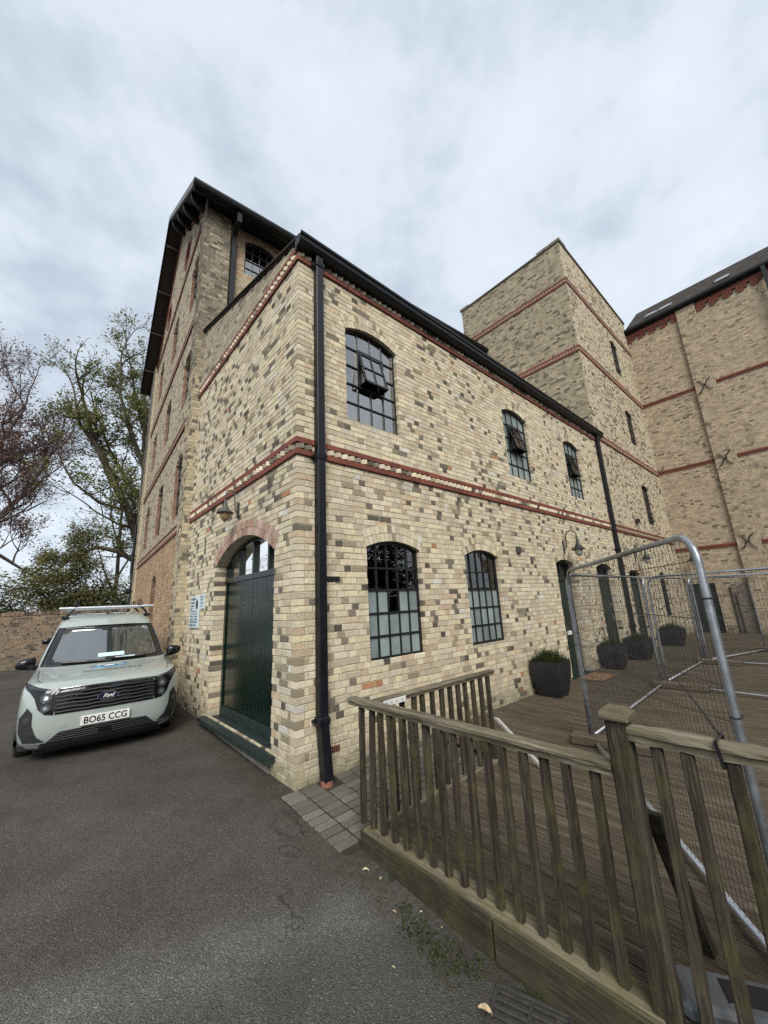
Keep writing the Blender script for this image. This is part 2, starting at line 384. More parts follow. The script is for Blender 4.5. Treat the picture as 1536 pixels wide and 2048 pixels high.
# ------------------------------------------------------------------ walls of real bricks
C = .075; JT = .0095
S_, H_ = .211, .1055
class Wall:
    def __init__(s, O, e, n): s.O = Vector(O); s.e = Vector(e); s.n = Vector(n); s.flip = s.e.cross(Vector((0, 0, 1))).dot(s.n) < 0
    def P(s, a, z, o=0.0): q = s.O+s.e*a+s.n*o; return (q.x, q.y, q.z+z)
    def box(s, mb, a0, a1, z0, z1, o0, o1, col=None):
        vs = [s.P(a0, z0, o0), s.P(a1, z0, o0), s.P(a1, z1, o0), s.P(a0, z1, o0), s.P(a0, z0, o1), s.P(a1, z0, o1), s.P(a1, z1, o1), s.P(a0, z1, o1)]
        fs = [(3, 2, 1, 0), (4, 5, 6, 7), (0, 1, 5, 4), (1, 2, 6, 5), (2, 3, 7, 6), (3, 0, 4, 7)]
        if s.flip: fs = [f[::-1] for f in fs]
        mb.add(vs, fs, col)
    def brick(s, mb, a0, a1, z0, z1, p, d, col):
        t = (rng.random()-.5)*.004
        vs = [s.P(a0, z0, p-d), s.P(a1, z0, p-d), s.P(a1, z1, p-d), s.P(a0, z1, p-d), s.P(a0, z0, p+t), s.P(a1, z0, p-t), s.P(a1, z1, p-t), s.P(a0, z1, p+t)]
        fs = [(4, 5, 6, 7), (0, 1, 5, 4), (1, 2, 6, 5), (2, 3, 7, 6), (3, 0, 4, 7)]
        if s.flip: fs = [f[::-1] for f in fs]
        mb.add(vs, fs, col)
class Op:      # an opening with a flat or segmental head
    def __init__(s, a0, a1, z0, zs, rise=0.0, ring=.0):
        s.a0, s.a1, s.z0, s.zs, s.rise, s.ring = a0, a1, z0, zs, rise, ring
        s.w = a1-a0; s.c = (a0+a1)/2
        if rise > 0: s.R = (s.w*s.w/4+rise*rise)/(2*rise); s.cz = zs+rise-s.R
    def head(s, a, extra=0.0):
        if s.rise <= 0: return s.zs+extra
        return s.cz+math.sqrt(max((s.R+extra)**2-(a-s.c)**2, 0))
    def block(s, z):
        if z < s.z0 or z > s.zs+s.rise+s.ring: return None
        if z <= s.zs or s.rise <= 0:
            return (s.a0, s.a1) if z <= s.zs else None
        Ro = s.R+s.ring; hw = math.sqrt(max(Ro*Ro-(z-s.cz)**2, 0)); al = math.asin(min(1, s.w/2/s.R))
        lim = (z-s.cz)*math.tan(al)                     # skewback line
        hw = min(hw, max(lim, s.w/2)) if lim > 0 else hw
        return (s.c-hw, s.c+hw)
    def outline(s, ex=0.0, n=10):
        pts = [(s.a0-ex, s.z0-ex), (s.a1+ex, s.z0-ex)]
        if s.rise <= 0: return pts+[(s.a1+ex, s.zs+ex), (s.a0-ex, s.zs+ex)]
        for i in range(n+1):
            a = s.a1+ex-(s.w+2*ex)*i/n; pts.append((a, s.cz+math.sqrt(max((s.R+ex)**2-(a-s.c)**2, 0)) if 0 < i < n else s.zs+ex*.3))
        return pts
def nz(a, z, sc, seed): return noise.noise(Vector((a*sc+seed*7.3, z*sc+seed*3.1, seed*1.7)))
def pal_cream(dark=.13, pink=.08, grey=.10, seed=1, warm=1.0, v=1.0):
    def f(r, a, z, hd, lo=0.0):
        k = nz(a, z, .9, seed)+.5*nz(a, z, 3.3, seed+9)
        pd = dark*max(0, 1+1.3*k)*(1.9 if hd else .18); pp = pink*(1+1.8*nz(a, z, .7, seed+4)); pg = grey*(1+k)
        u = r.random()
        j = .88+.24*r.random()
        if u < pd: c = (.115, .10, .078); j *= .6+1.2*r.random()
        elif u < pd+pg: c = (.275, .235, .16)
        elif u < pd+pg+pp: c = (.50, .395, .27)
        elif u < pd+pg+pp+.004: c = (.40, .20, .11)
        elif u < pd+pg+pp+.018: c = (.56, .535, .47)
        else:
            t = r.random(); c = (.575+.03*t, .507+.03*t, .345+.06*r.random())
            if r.random() < .3: c = (.49, .42, .305)
        return (c[0]*j*v, c[1]*j*v, c[2]*j*v*(1.0 if warm == 1 else warm))
    return f
def pal_mix(cols, v=1.0, jit=.25):
    tot = sum(w for w, _ in cols)
    def f(r, a, z, hd, lo=0.0):
        u = r.random()*tot
        for w, c in cols:
            u -= w
            if u <= 0: break
        j = (1-jit/2+jit*r.random())*v
        return (c[0]*j, c[1]*j, c[2]*j)
    return f
def lay(W, a0, a1, z0, z1, ops=(), skip=(), pal=None, seed=1, lim=None, corner=None, bond='flemish', phase=0, edge_depth=.10, depth=.03, proud=0.0):
    """returns list of bricks (a0,a1,z0,z1,proud,depth,col,course)"""
    r = random.Random(seed); out = []
    for ci in range(math.floor(z0/C), math.ceil(z1/C)):
        zl = ci*C+JT/2; zh = (ci+1)*C-JT/2; zm = (zl+zh)/2
        if zl < z0-.03 or zh > z1+.03 or any(p <= zm <= q for p, q in skip): continue
        odd = (ci+phase) % 2
        la, lb = lim(zm) if lim else (a0, a1)
        la = max(la, a0); lb = min(lb, a1)
        if lb-la < .03: continue
        seq = []; a = a0
        if odd: seq += [(H_, 1), (H_/2, 0)]
        k = 0
        pat = (['S', 'H'] if ci % 3 == 0 else (['S', 'H', 'H'] if ci % 3 == 1 else ['H', 'S', 'H', 'H'])) if bond == 'flemish' else (['S'] if odd else ['H'])
        if bond == 'mixed': pat = ['H', 'H', 'S'] if ci % 3 == 0 else (['S', 'H'] if ci % 3 == 1 else ['S', 'S', 'H'])
        if not odd and bond == 'flemish' and corner is None: a -= r.random()*.05
        blk = sorted(b for b in (o.block(zm) for o in ops) if b)
        tot = a
        while tot < lb:
            if seq: L, hd = seq.pop(0)
            else:
                q = pat[k % len(pat)]; k += 1; L, hd = (S_, 0) if q == 'S' else (H_, 1)
                L += (r.random()-.5)*.014
                if bond == 'flemish' and r.random() < .05: L, hd = (H_, 1)
            b0, b1 = tot, tot+L; tot = b1
            lo, hi = max(b0, la), min(b1, lb)
            if hi-lo < .03: continue
            if lb-hi < .03: hi = lb
            pieces = [(lo, hi)]
            for p, q in blk:
                nw = []
                for x, y in pieces:
                    if q <= x or p >= y: nw.append((x, y)); continue
                    if p-x > .028: nw.append((x, p))
                    if y-q > .028: nw.append((q, y))
                pieces = nw
            if corner is not None and b0 <= a0+1e-6: col = corner(ci)
            else: col = pal(r, (b0+b1)/2, zm, hd)
            for x, y in pieces:
                ed = any(abs(x-q) < .004 or abs(y-p) < .004 for p, q in blk)
                xa = x+(JT/2 if not any(abs(x-q) < .004 for p, q in blk) and x > a0+1e-5 else 0)
                ya = y-(JT/2 if not any(abs(y-p) < .004 for p, q in blk) else 0)
                out.append((xa, ya, zl+(r.random()-.5)*.003, zh+(r.random()-.5)*.003, proud+(r.random()-.5)*.004, edge_depth if ed else depth, col, ci))
    return out
def core(W, outline, ops, o=-.0045, rev=.22, mb=None):
    mb = mb or MB()
    loops = [[Vector((a, z, 0)) for a, z in outline]]+[[Vector((a, z, 0)) for a, z in op.outline(.004)] for op in ops]
    tris = tessellate_polygon(loops); flat = [p for l in loops for p in l]
    mb.add([W.P(p.x, p.y, o) for p in flat], [tuple(t) for t in tris])
    for op in ops:
        ol = op.outline(.004); n = len(ol)
        mb.add([W.P(a, z, o) for a, z in ol]+[W.P(a, z, -rev) for a, z in ol], [(i, (i+1) % n, n+(i+1) % n, n+i) for i in range(n)])
    return mb
def voussoirs(W, op, rings=2, h=.105, gap=.008, p=.003, d=.11):
    """brick-on-edge arch: list of 8-vertex wedges"""
    out = []; al = math.asin(min(1, op.w/2/op.R))
    for k in range(rings):
        ri = op.R+.004+k*(h+gap); ro = ri+h-(0 if k < rings-1 else .004)
        n = max(5, int(round(2*al*(ri+h/2)/.075)))
        if n % 2 == 0: n += 1
        for i in range(n):
            t0 = -al+2*al*(i+.06)/n; t1 = -al+2*al*(i+.94)/n
            q = []
            for rr, t in ((ri, t0), (ri, t1), (ro, t1), (ro, t0)): q.append((op.c+rr*math.sin(t), op.cz+rr*math.cos(t)))
            pp = p+(rng.random()-.5)*.004
            out.append([W.P(a, z, pp-d) for a, z in q]+[W.P(a, z, pp) for a, z in q])
    return out
WEDGE_F = [(4, 5, 6, 7), (0, 1, 5, 4), (1, 2, 6, 5), (2, 3, 7, 6), (3, 0, 4, 7)]

# ------------------------------------------------------------------ windows and doors (parts of a building)
def window(par, W, op, cols, rowz, rec=.06, fw_=.035, bar=.022, frosted=None, hopper=None, curtain=None, panes=True, mat='frame_black', clear_bar=()):
    """steel window: frame + glazing bars in one part, every pane a sub-part"""
    mb = MB(); a0, a1, z0 = op.a0, op.a1, op.z0
    o1 = -rec; o0 = -rec-.045
    W.box(mb, a0, a0+fw_, z0, op.head(a0+fw_), o0, o1); W.box(mb, a1-fw_, a1, z0, op.head(a1-fw_), o0, o1)
    W.box(mb, a0, a1, z0, z0+fw_, o0, o1-.002)
    n = 10
    for i in range(n):
        p, q = a0+op.w*i/n, a0+op.w*(i+1)/n
        zs = [op.head(p)-fw_, op.head(q)-fw_, op.head(q)+.003, op.head(p)+.003]
        vs = [W.P(p, zs[0], o0), W.P(q, zs[1], o0), W.P(q, zs[2], o0), W.P(p, zs[3], o0), W.P(p, zs[0], o1-.001), W.P(q, zs[1], o1-.001), W.P(q, zs[2], o1-.001), W.P(p, zs[3], o1-.001)]
        mb.add(vs, [(4, 5, 6, 7), (0, 1, 5, 4), (2, 3, 7, 6)])
    xs = [a0+fw_*.5+(op.w-fw_)*i/cols for i in range(cols+1)]
    zs = [z0+fw_*.5]+list(rowz)
    hop = hopper or None
    for i, x in enumerate(xs[1:-1], 1):
        zt = op.head(x)-.01
        if hop and hop[0] < i < hop[1]:
            W.box(mb, x-bar/2, x+bar/2, z0, zs[hop[2]], o0+.005, o1-.006); W.box(mb, x-bar/2, x+bar/2, zs[hop[3]], zt, o0+.005, o1-.006)
        else: W.box(mb, x-bar/2, x+bar/2, z0+.01, zt, o0+.005, o1-.006)
    for j, z in enumerate(zs[1:], 1):
        hb = bar
        if hop and hop[2] < j < hop[3]:
            W.box(mb, a0+.01, xs[hop[0]], z-hb/2, z+hb/2, o0+.008, o1-.004); W.box(mb, xs[hop[1]], a1-.01, z-hb/2, z+hb/2, o0+.008, o1-.004)
        else: W.box(mb, a0+.01, a1-.01, z-hb/2, z+hb/2, o0+.008, o1-.004)
    if hop:      # heavier frame of the opening light, and its cheeks
        x0, x1, zb, zt = xs[hop[0]], xs[hop[1]], zs[hop[2]], zs[hop[3]]
        for q in (x0, x1): W.box(mb, q-.02, q+.02, zb-.02, zt+.02, o0, o1+.012)
        W.box(mb, x0, x1, zb-.02, zb+.02, o0+.001, o1+.011); W.box(mb, x0, x1, zt-.02, zt+.02, o0+.001, o1+.011)
    w = mb.build('window', mat, par)
    if panes:
        for i in range(cols):
            for j in range(len(zs)):
                if hop and hop[0] <= i < hop[1] and hop[2] <= j < hop[3]: continue
                x0, x1 = xs[i], xs[i+1]; zb = zs[j]; top = j == len(zs)-1
                if top:
                    q = [(x0, zb), (x1, zb)]+[(x1+(x0-x1)*k/4, op.head(min(max(x1+(x0-x1)*k/4, a0+.003), a1-.003))-.006) for k in range(5)]
                else: q = [(x0, zb), (x1, zb), (x1, zs[j+1]), (x0, zs[j+1])]
                pm = MB(); oo = o0+.022+(rng.random()-.5)*.002; n = len(q); tl = (rng.random()-.5)*.004
                pm.add([W.P(a, z, oo+tl*((a-x0)/(x1-x0)-.5)) for a, z in q]+[W.P(a, z, oo-.005) for a, z in q], [tuple(range(n)), tuple(range(n, 2*n))[::-1]]+[(k, (k+1) % n, n+(k+1) % n, n+k) for k in range(n)])
                pm.build('pane', 'frosted' if frosted and frosted(i, j) else ('glass_dim' if z0 < 3 else 'glass'), w)
    if hop:      # the light itself, hung from its top edge and pushed out at the foot
        x0, x1, zb, zt = xs[hop[0]]+.022, xs[hop[1]]-.022, zs[hop[2]]+.02, zs[hop[3]]-.01
        ang = R_(hop[4]); H = zt-zb; mb = MB()
        def hp(a, h, t): # h measured down from the hinge
            return W.P(a, zt-h*math.cos(ang)-t*math.sin(ang)*0, o1+.0+h*math.sin(ang)+t*math.cos(ang))
        def hb_(x_0, x_1, h0, h1):
            vs = [hp(x_0, h0, -.02), hp(x_1, h0, -.02), hp(x_1, h1, -.02), hp(x_0, h1, -.02), hp(x_0, h0, .012), hp(x_1, h0, .012), hp(x_1, h1, .012), hp(x_0, h1, .012)]
            mb.add(vs, [(3, 2, 1, 0), (4, 5, 6, 7), (0, 1, 5, 4), (1, 2, 6, 5), (2, 3, 7, 6), (3, 0, 4, 7)])
        hb_(x0, x0+.03, 0, H); hb_(x1-.03, x1, 0, H); hb_(x0, x1, 0, .03); hb_(x0, x1, H-.035, H)
        nc = hop[1]-hop[0]; nr = hop[3]-hop[2]
        for k in range(1, nc): q = x0+(x1-x0)*k/nc; hb_(q-.01, q+.01, 0, H)
        for k in range(1, nr): q = H*k/nr; hb_(x0, x1, q-.01, q+.01)
        for q in (x0, x1):          # stay arms at the sides
            mb.add([W.P(q, zb, o1), hp(q, H, 0), hp(q, H*.45, 0), W.P(q+.004, zb, o1), tuple(Vector(hp(q, H, 0))+W.e*.004), tuple(Vector(hp(q, H*.45, 0))+W.e*.004)], [(0, 1, 2), (3, 4, 5)])
        mb.build('opening_light', mat, w)
        for k in range(nc):
            for l in range(nr):
                p, q = x0+(x1-x0)*k/nc, x0+(x1-x0)*(k+1)/nc; h0, h1 = H*l/nr, H*(l+1)/nr; pm = MB()
                pm.add([hp(p, h1, -.002), hp(q, h1, -.002), hp(q, h0, -.002), hp(p, h0, -.002), hp(p, h1, -.007), hp(q, h1, -.007), hp(q, h0, -.007), hp(p, h0, -.007)], [(0, 1, 2, 3), (7, 6, 5, 4), (0, 4, 5, 1), (1, 5, 6, 2), (2, 6, 7, 3), (3, 7, 4, 0)]); pm.build('pane', 'glass', w)
    if curtain and rec < .1 and z0 < 2:
        mb = MB(); W.box(mb, a0+.02, a1-.02, op.zs-.06, op.zs+op.rise*.35, -rec-.22, -rec-.20); mb.build('pelmet', 'curtain', w)
    if curtain:
        mb = MB(); ca, cb = curtain; n = 14
        vs = []
        for i in range(n+1):
            a = ca+(cb-ca)*i/n
            for z in (z0+.02, op.zs+op.rise*.4): vs.append(W.P(a, z, -rec-.14+.012*math.sin(i*2.3)))
        mb.add(vs, [(2*i, 2*i+2, 2*i+3, 2*i+1) for i in range(n)]); mb.build('curtain', 'curtain', w, smooth=True)
    return w
def plank_door(par, W, op, rec, zt, leaves=1, planks=7, mat='green_paint', lights=2, name='door', plate=None, sill=.02, light_mat='glass_dim'):
    """boarded door under an arched fanlight; frame is the part, boards, panes and fittings are sub-parts"""
    mb = MB(); fwd = .06; o1 = -rec; o0 = -rec-.07
    W.box(mb, op.a0, op.a0+fwd, op.z0, op.head(op.a0+fwd), o0, o1); W.box(mb, op.a1-fwd, op.a1, op.z0, op.head(op.a1-fwd), o0, o1)
    W.box(mb, op.a0, op.a1, zt, zt+.075, o0+.002, o1+.012)
    n = 14
    for i in range(n):
        p, q = op.a0+op.w*i/n, op.a0+op.w*(i+1)/n; zz = [op.head(p)-fwd, op.head(q)-fwd, op.head(q)+.003, op.head(p)+.003]
        vs = [W.P(p, zz[0], o0), W.P(q, zz[1], o0), W.P(q, zz[2], o0), W.P(p, zz[3], o0), W.P(p, zz[0], o1-.001), W.P(q, zz[1], o1-.001), W.P(q, zz[2], o1-.001), W.P(p, zz[3], o1-.001)]
        mb.add(vs, [(4, 5, 6, 7), (0, 1, 5, 4), (2, 3, 7, 6)])
    xs = [op.a0+fwd*.6+(op.w-1.2*fwd)*i/lights for i in range(lights+1)]
    for x in xs[1:-1]: W.box(mb, x-.025, x+.025, zt+.05, op.head(x)-.02, o0+.006, o1-.004)
    d = mb.build(name, mat, par)
    for i in range(lights):
        x0, x1 = xs[i], xs[i+1]; q = [(x0, zt+.04), (x1, zt+.04)]+[(x1+(x0-x1)*k/4, op.head(x1+(x0-x1)*k/4)-.02) for k in range(5)]
        if light_mat is None: continue
        pm = MB(); n = len(q); pm.add([W.P(a, z, o0+.02) for a, z in q]+[W.P(a, z, o0+.015) for a, z in q], [tuple(range(n)), tuple(range(n, 2*n))[::-1]]+[(k, (k+1) % n, n+(k+1) % n, n+k) for k in range(n)])
        pm.build('pane', light_mat, d)
    la, lb = op.a0+fwd, op.a1-fwd
    for L in range(leaves):
        p, q = la+(lb-la)*L/leaves+.006, la+(lb-la)*(L+1)/leaves-.006
        for k in range(planks):
            x0, x1 = p+(q-p)*k/planks, p+(q-p)*(k+1)/planks
            pm = MB(); oo = o1-.02+(rng.random()-.5)*.003
            pm.add([W.P(x0, op.z0+sill, oo-.006), W.P(x0+.005, op.z0+sill, oo), W.P(x1-.005, op.z0+sill, oo), W.P(x1, op.z0+sill, oo-.006), W.P(x0, zt, oo-.006), W.P(x0+.005, zt, oo), W.P(x1-.005, zt, oo), W.P(x1, zt, oo-.006)],
                   [(0, 1, 5, 4), (1, 2, 6, 5), (2, 3, 7, 6)]); pm.build('plank', mat, d)
        pm = MB(); W.box(pm, p, q, op.z0, op.z0+sill+.10, o1-.03, o1+.025); pm.build('weatherboard', 'sill_green', d)
    return d

# =================================================================== ANNEX (two storeys)
annex = thing('annex_building', 'two storey cream brick annex with red string course and green arched doors', 'building', (0, 0, 0))
WA = Wall((0, 0, 0), (1, 0, 0), (0, -1, 0)); WB = Wall((0, 0, 0), (0, 1, 0), (-1, 0, 0))
LA, LB = 10.30, 4.42
ZB, ZE = 46*C, 83*C                     # string course and eaves course
RING = .222
opsA = dict(w1u=Op(.745, 1.725, 4.15, 5.55, .12, RING), w2u=Op(4.79, 5.78, 4.12, 5.57, .12, RING), w3u=Op(7.67, 8.62, 4.11, 5.57, .12, RING),
            w1l=Op(.99, 1.96, 1.03, 2.42, .10, RING), w2l=Op(3.02, 3.98, 1.01, 2.40, .11, RING),
            d1=Op(6.22, 7.10, .03, 2.37, .10, RING), d2=Op(8.43, 9.50, .03, 2.33, .12, RING))
opB = Op(.54, 2.66, .20, 2.40, .33, RING)
r_c = random.Random(99); ccol = {}
palA = pal_cream(.066, .12, .055, 3); palB = pal_cream(.105, .05, .07, 5)
def corner_col(ci):
    if ci not in ccol: ccol[ci] = pal_cream(.04, .08, .12, 11)(r_c, 0, ci*C, 0)
    return ccol[ci]
def vlim(z):        # the verge of the lean-to rises with the roof
    return (max(0, (z-6.52)/.312), LB)
bricksA = lay(WA, 0, LA, -.15, 6.47, opsA.values(), [(ZB, ZB+3*C), (ZE, ZE+C)], palA, 21, corner=corner_col, phase=0)
bricksB = lay(WB, 0, LB, -.15, 7.92, [opB], [(ZB, ZB+3*C), (ZE, ZE+3*C)], palB, 22, lim=vlim, corner=corner_col, phase=1, edge_depth=.165)
dull = pal_mix([(6, (.37, .325, .235)), (2, (.29, .25, .18)), (1.2, (.15, .13, .10)), (1, (.43, .38, .27))])
rr_ = random.Random(5)
bricksB = [(a, b, z0, z1, p, d, (dull(rr_, a, z0, 0) if z0 > ZE+3*C-.01 else c), ci) for a, b, z0, z1, p, d, c, ci in bricksB]
allb = [(WA, b) for b in bricksA]+[(WB, b) for b in bricksB]
def bdist(wb):
    W, b = wb; return (Vector(W.P((b[0]+b[1])/2, (b[2]+b[3])/2))-CAM).length/max(.02, (b[1]-b[0]))**.5
allb.sort(key=bdist)
mbb = MB(); cache = {}
for k, (W, b) in enumerate(allb):
    a0, a1, z0, z1, p, d, col, ci = b
    if k < 300 and d < .05:
        L = round(a1-a0, 2); key = (L, W is WA)
        if key not in cache:
            q = MB(); 
            if W is WA: q.cbox(-L/2+.002, L/2-.002, 0, .03, -.032, .032, .004)
            else: q.cbox(0, .03, -L/2+.002, L/2-.002, -.032, .032, .004)
            cache[key] = q.mesh('brick')
        c = W.P((a0+a1)/2, (z0+z1)/2, p)
        obj('brick', cache[key], 'brick_obj', annex, loc=c, rot=((rng.random()-.5)*.012, (rng.random()-.5)*.012, (rng.random()-.5)*.02), color=col)
    else: W.brick(mbb, a0, a1, z0, z1, p, d, col)
mbb.build('brickwork', 'brick_attr', annex, kind='stuff')
mbc = core(WA, [(0, -.3), (LA, -.3), (LA, 6.5), (0, 6.5)], list(opsA.values()))
core(WB, [(0, -.3), (LB, -.3), (LB, 7.90), (0, 6.5)], [opB], mb=mbc)
mbc.build('wall_core', 'mortar', annex)
# inner lining and partition so the rooms behind the glass are rooms
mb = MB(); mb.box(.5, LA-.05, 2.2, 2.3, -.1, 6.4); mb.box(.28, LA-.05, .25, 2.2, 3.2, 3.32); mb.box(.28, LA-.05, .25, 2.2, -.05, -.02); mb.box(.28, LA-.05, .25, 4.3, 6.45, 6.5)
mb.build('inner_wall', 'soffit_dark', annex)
# red string courses, each brick its own
redmesh = {}
def red_bricks(W, a0, a1, z, first=S_, proud=.028, ops=(), par=annex, skip=()):
    a = a0
    L = S_
    while a < a1-.02:
        b = min(a+L, a1); l = round(b-a-.008, 3)
        key = (l, W is WA, proud)
        if key not in redmesh:
            q = MB()
            if W.n.y < -.5: q.cbox(-l/2, l/2, -proud, .03, -.034, .034, .003)
            else: q.cbox(-proud, .03, -l/2, l/2, -.034, .034, .003)
            redmesh[key] = q.mesh('red_brick')
        obj('red_brick', redmesh[key], 'red_brick', par, loc=W.P((a+b)/2, z+C/2))
        a = b
for z in (ZB, ZB+2*C): red_bricks(WA, -.028, LA-.02, z); red_bricks(WB, 0.001, LB-.01, z)
red_bricks(WA, -.028, LA-.02, ZE)
for z in (ZE, ZE+2*C): red_bricks(WB, 0.001, LB-.01, z)
dm = MB(); dm.cbox(-.048, .048, -.052, .05, -.033, .033, .004); dmesh = dm.mesh('dentil_brick')
def dentils(W, a0, a1, z, par=annex, rot=27):
    a = a0; r = random.Random(int(z*100)+int(a1*10))
    while a < a1-.04:
        rz = -R_(rot) if W is WA else R_(-90+rot)
        o = obj('dentil_brick', dmesh, 'brick_obj', par, loc=W.P(a+.052, z+C/2, -.024), rot=(0, 0, rz), color=pal_cream(.10, .04, .12, 8)(r, a, z, 1)); a += H_
dentils(WA, .0, LA-.05, ZB+C); dentils(WB, .06, LB-.05, ZB+C); dentils(WB, .06, LB-.05, ZE+C); dentils(WA, .0, LA-.05, ZE+C)
# arches
arch_pal = pal_cream(.10, .05, .14, 6)
for k, op in list(opsA.items()):
    r = random.Random(hash(op.c) % 1000)
    for vs in voussoirs(WA, op):
        c = Vector((0, 0, 0))
        for q in vs: c += Vector(q)/8
        q = MB(); q.add([tuple(Vector(x)-c) for x in vs], WEDGE_F); obj('arch_brick', q.mesh('arch_brick'), 'brick_obj', annex, loc=c, color=arch_pal(r, op.c, 2, 0))
r = random.Random(4)
pinkpal = pal_mix([(3, (.42, .285, .22)), (2, (.36, .215, .16)), (2, (.46, .35, .28)), (.6, (.36, .30, .24))])
for vs in voussoirs(WB, opB):
    c = Vector((0, 0, 0))
    for q in vs: c += Vector(q)/8
    q = MB(); q.add([tuple(Vector(x)-c) for x in vs], [f[::-1] for f in WEDGE_F]); obj('arch_brick', q.mesh('arch_brick'), 'brick_obj', annex, loc=c, color=pinkpal(r, 0, 0, 0))
# windows of the long wall
fz = lambda i, j: j <= 2 and not (i == 2 and j == 2)
window(annex, WA, opsA['w1l'], 5, [1.31, 1.59, 1.88, 2.16], frosted=fz, curtain=(1.77, 1.95))
window(annex, WA, opsA['w2l'], 5, [1.29, 1.57, 1.86, 2.14], frosted=lambda i, j: j <= 2, curtain=(3.80, 3.97))
for key in ('w1u', 'w2u', 'w3u'):
    op = opsA[key]; st = (op.zs+op.rise-.06-op.z0)/5
    window(annex, WA, op, 4, [op.z0+st*k for k in (1, 2, 3, 4)], hopper=(1, 3, 2, 4, {'w1u': 14, 'w2u': 14, 'w3u': 11}[key]), curtain=(op.a1-.25, op.a1-.02), frosted=None if key == 'w1u' else (lambda i, j: True), bar=.019)
mb = MB(); WA.box(mb, 1.44, 1.50, 1.70, 1.80, -.33, -.325); mb.build('window_sticker', 'brick_yellow_sign', annex)
# doors
d = plank_door(annex, WA, opsA['d1'], .12, 2.02, 1, 7, 'dark_green', 2)
mb = MB(); WA.box(mb, 6.34, 6.40, .98, 1.04, -.12, -.09); mb.tube([WA.P(6.37, 1.01, -.09), WA.P(6.37, 1.01, -.05), WA.P(6.49, 1.01, -.05)], .009, 6); mb.build('handle', 'chrome', d)
mb = MB(); WA.box(mb, 6.56, 6.74, .86, .94, -.135, -.115); mb.build('letter_plate', 'white_plastic', d)
mb = MB(); WA.box(mb, 6.20, 7.12, .02, .075, -.12, .05); mb.build('sill', 'dark_green', d)
d = plank_door(annex, WA, opsA['d2'], .12, 2.02, 1, 9, 'dark_green', 3, light_mat='glass_dim')
mb = MB(); mb.tube([WA.P(9.30, 1.02, -.10), WA.P(9.30, 1.02, -.05), WA.P(9.18, 1.02, -.05)], .010, 6); WA.box(mb, 9.27, 9.33, .9, 1.15, -.14, -.10); mb.build('handle', 'chrome', d)
mb = MB(); WA.box(mb, 9.26, 9.33, 1.36, 1.44, -.14, -.10); mb.build('lock', 'chrome', d)
d = plank_door(annex, WB, opB, .17, 2.14, 2, 9, 'green_paint', 4, sill=.03)
mb = MB(); WB.box(mb, .42, 2.78, .15, .205, -.16, .115); mb.build('sill', 'sill_green', d)
mb = MB(); WB.box(mb, .54, 2.66, -.1, .15, -.16, .02); mb.build('step', 'stone_coping', d)
# roof, gutter, verge
mb = MB(); mb.add([(-.02, -.10, 6.56), (LA+.1, -.10, 6.56), (LA+.1, 4.5, 7.98), (-.02, 4.5, 7.98), (-.02, -.10, 6.50), (LA+.1, -.10, 6.50), (LA+.1, 4.5, 7.90), (-.02, 4.5, 7.90)], [(0, 1, 2, 3), (7, 6, 5, 4), (0, 4, 5, 1), (1, 5, 6, 2), (2, 6, 7, 3), (3, 7, 4, 0)]); mb.build('roof', 'slate', annex)
mb = MB()
vy0 = Vector((0, -.12, 6.53)); vy1 = Vector((0, 4.45, 7.955))
for (x0, x1, dz0, dz1) in ((-.045, .03, -.012, .022),):
    mb.add([(x0, vy0.y, vy0.z+dz0), (x1, vy0.y, vy0.z+dz0), (x1, vy1.y, vy1.z+dz0), (x0, vy1.y, vy1.z+dz0), (x0, vy0.y, vy0.z+dz1), (x1, vy0.y, vy0.z+dz1), (x1, vy1.y, vy1.z+dz1), (x0, vy1.y, vy1.z+dz1)], [(0, 3, 2, 1), (4, 5, 6, 7), (0, 1, 5, 4), (1, 2, 6, 5), (2, 3, 7, 6), (3, 0, 4, 7)])
mb.build('verge_capping', 'slate', annex)
gprof = [(-.045, 6.375), (-.13, 6.385), (-.16, 6.43), (-.165, 6.48), (-.185, 6.50), (-.185, 6.535), (-.17, 6.535), (-.165, 6.505), (-.03, 6.50)]
mb = MB(); mb.prism(gprof, 0, -.06, 10.45); mb.box(-.05, 10.40, -.05, .0, 6.36, 6.50); g = mb.build('gutter', 'gutter_black', annex)
def downpipe(par, x, zt, zb, w=.105, col=(), yo=-.115, shoe=True):
    mb = MB(); mb.cbox(x-w/2, x+w/2, yo, yo+.095, zb, zt, .008); p = mb.build('downpipe', 'pipe_black', par)
    for z in col:
        q = MB(); q.cbox(x-w/2-.012, x+w/2+.012, yo-.012, yo+.10, z-.045, z+.03, .006); q.cbox(x-w/2-.016, x+w/2+.016, yo-.016, yo+.10, z-.012, z+.006, .003); q.box(x-w/2-.035, x-w/2+.01, yo+.06, .01, z-.02, z+.01); q.build('collar', 'pipe_black', p)
    return p
p = downpipe(annex, .27, 6.40, .56, col=(3.46, .58, 6.25))
mb = MB(); mb.add([(.222, -.12, .56), (.318, -.12, .56), (.318, -.02, .56), (.222, -.02, .56), (.25, -.155, .03), (.346, -.155, .03), (.346, -.055, .03), (.25, -.055, .03)], [(0, 1, 2, 3), (7, 6, 5, 4), (0, 4, 5, 1), (1, 5, 6, 2), (2, 6, 7, 3), (3, 7, 4, 0)]); mb.build('shoe', 'pipe_black', p)
mb = MB(); mb.lathe([(.0, .04), (.062, .04), (.062, -.02)], 16, (.298, -.105, 0)); mb.build('drain_collar', 'terracotta', p)
p = downpipe(annex, 10.12, 6.42, .05, w=.12, col=(2.9, .8))
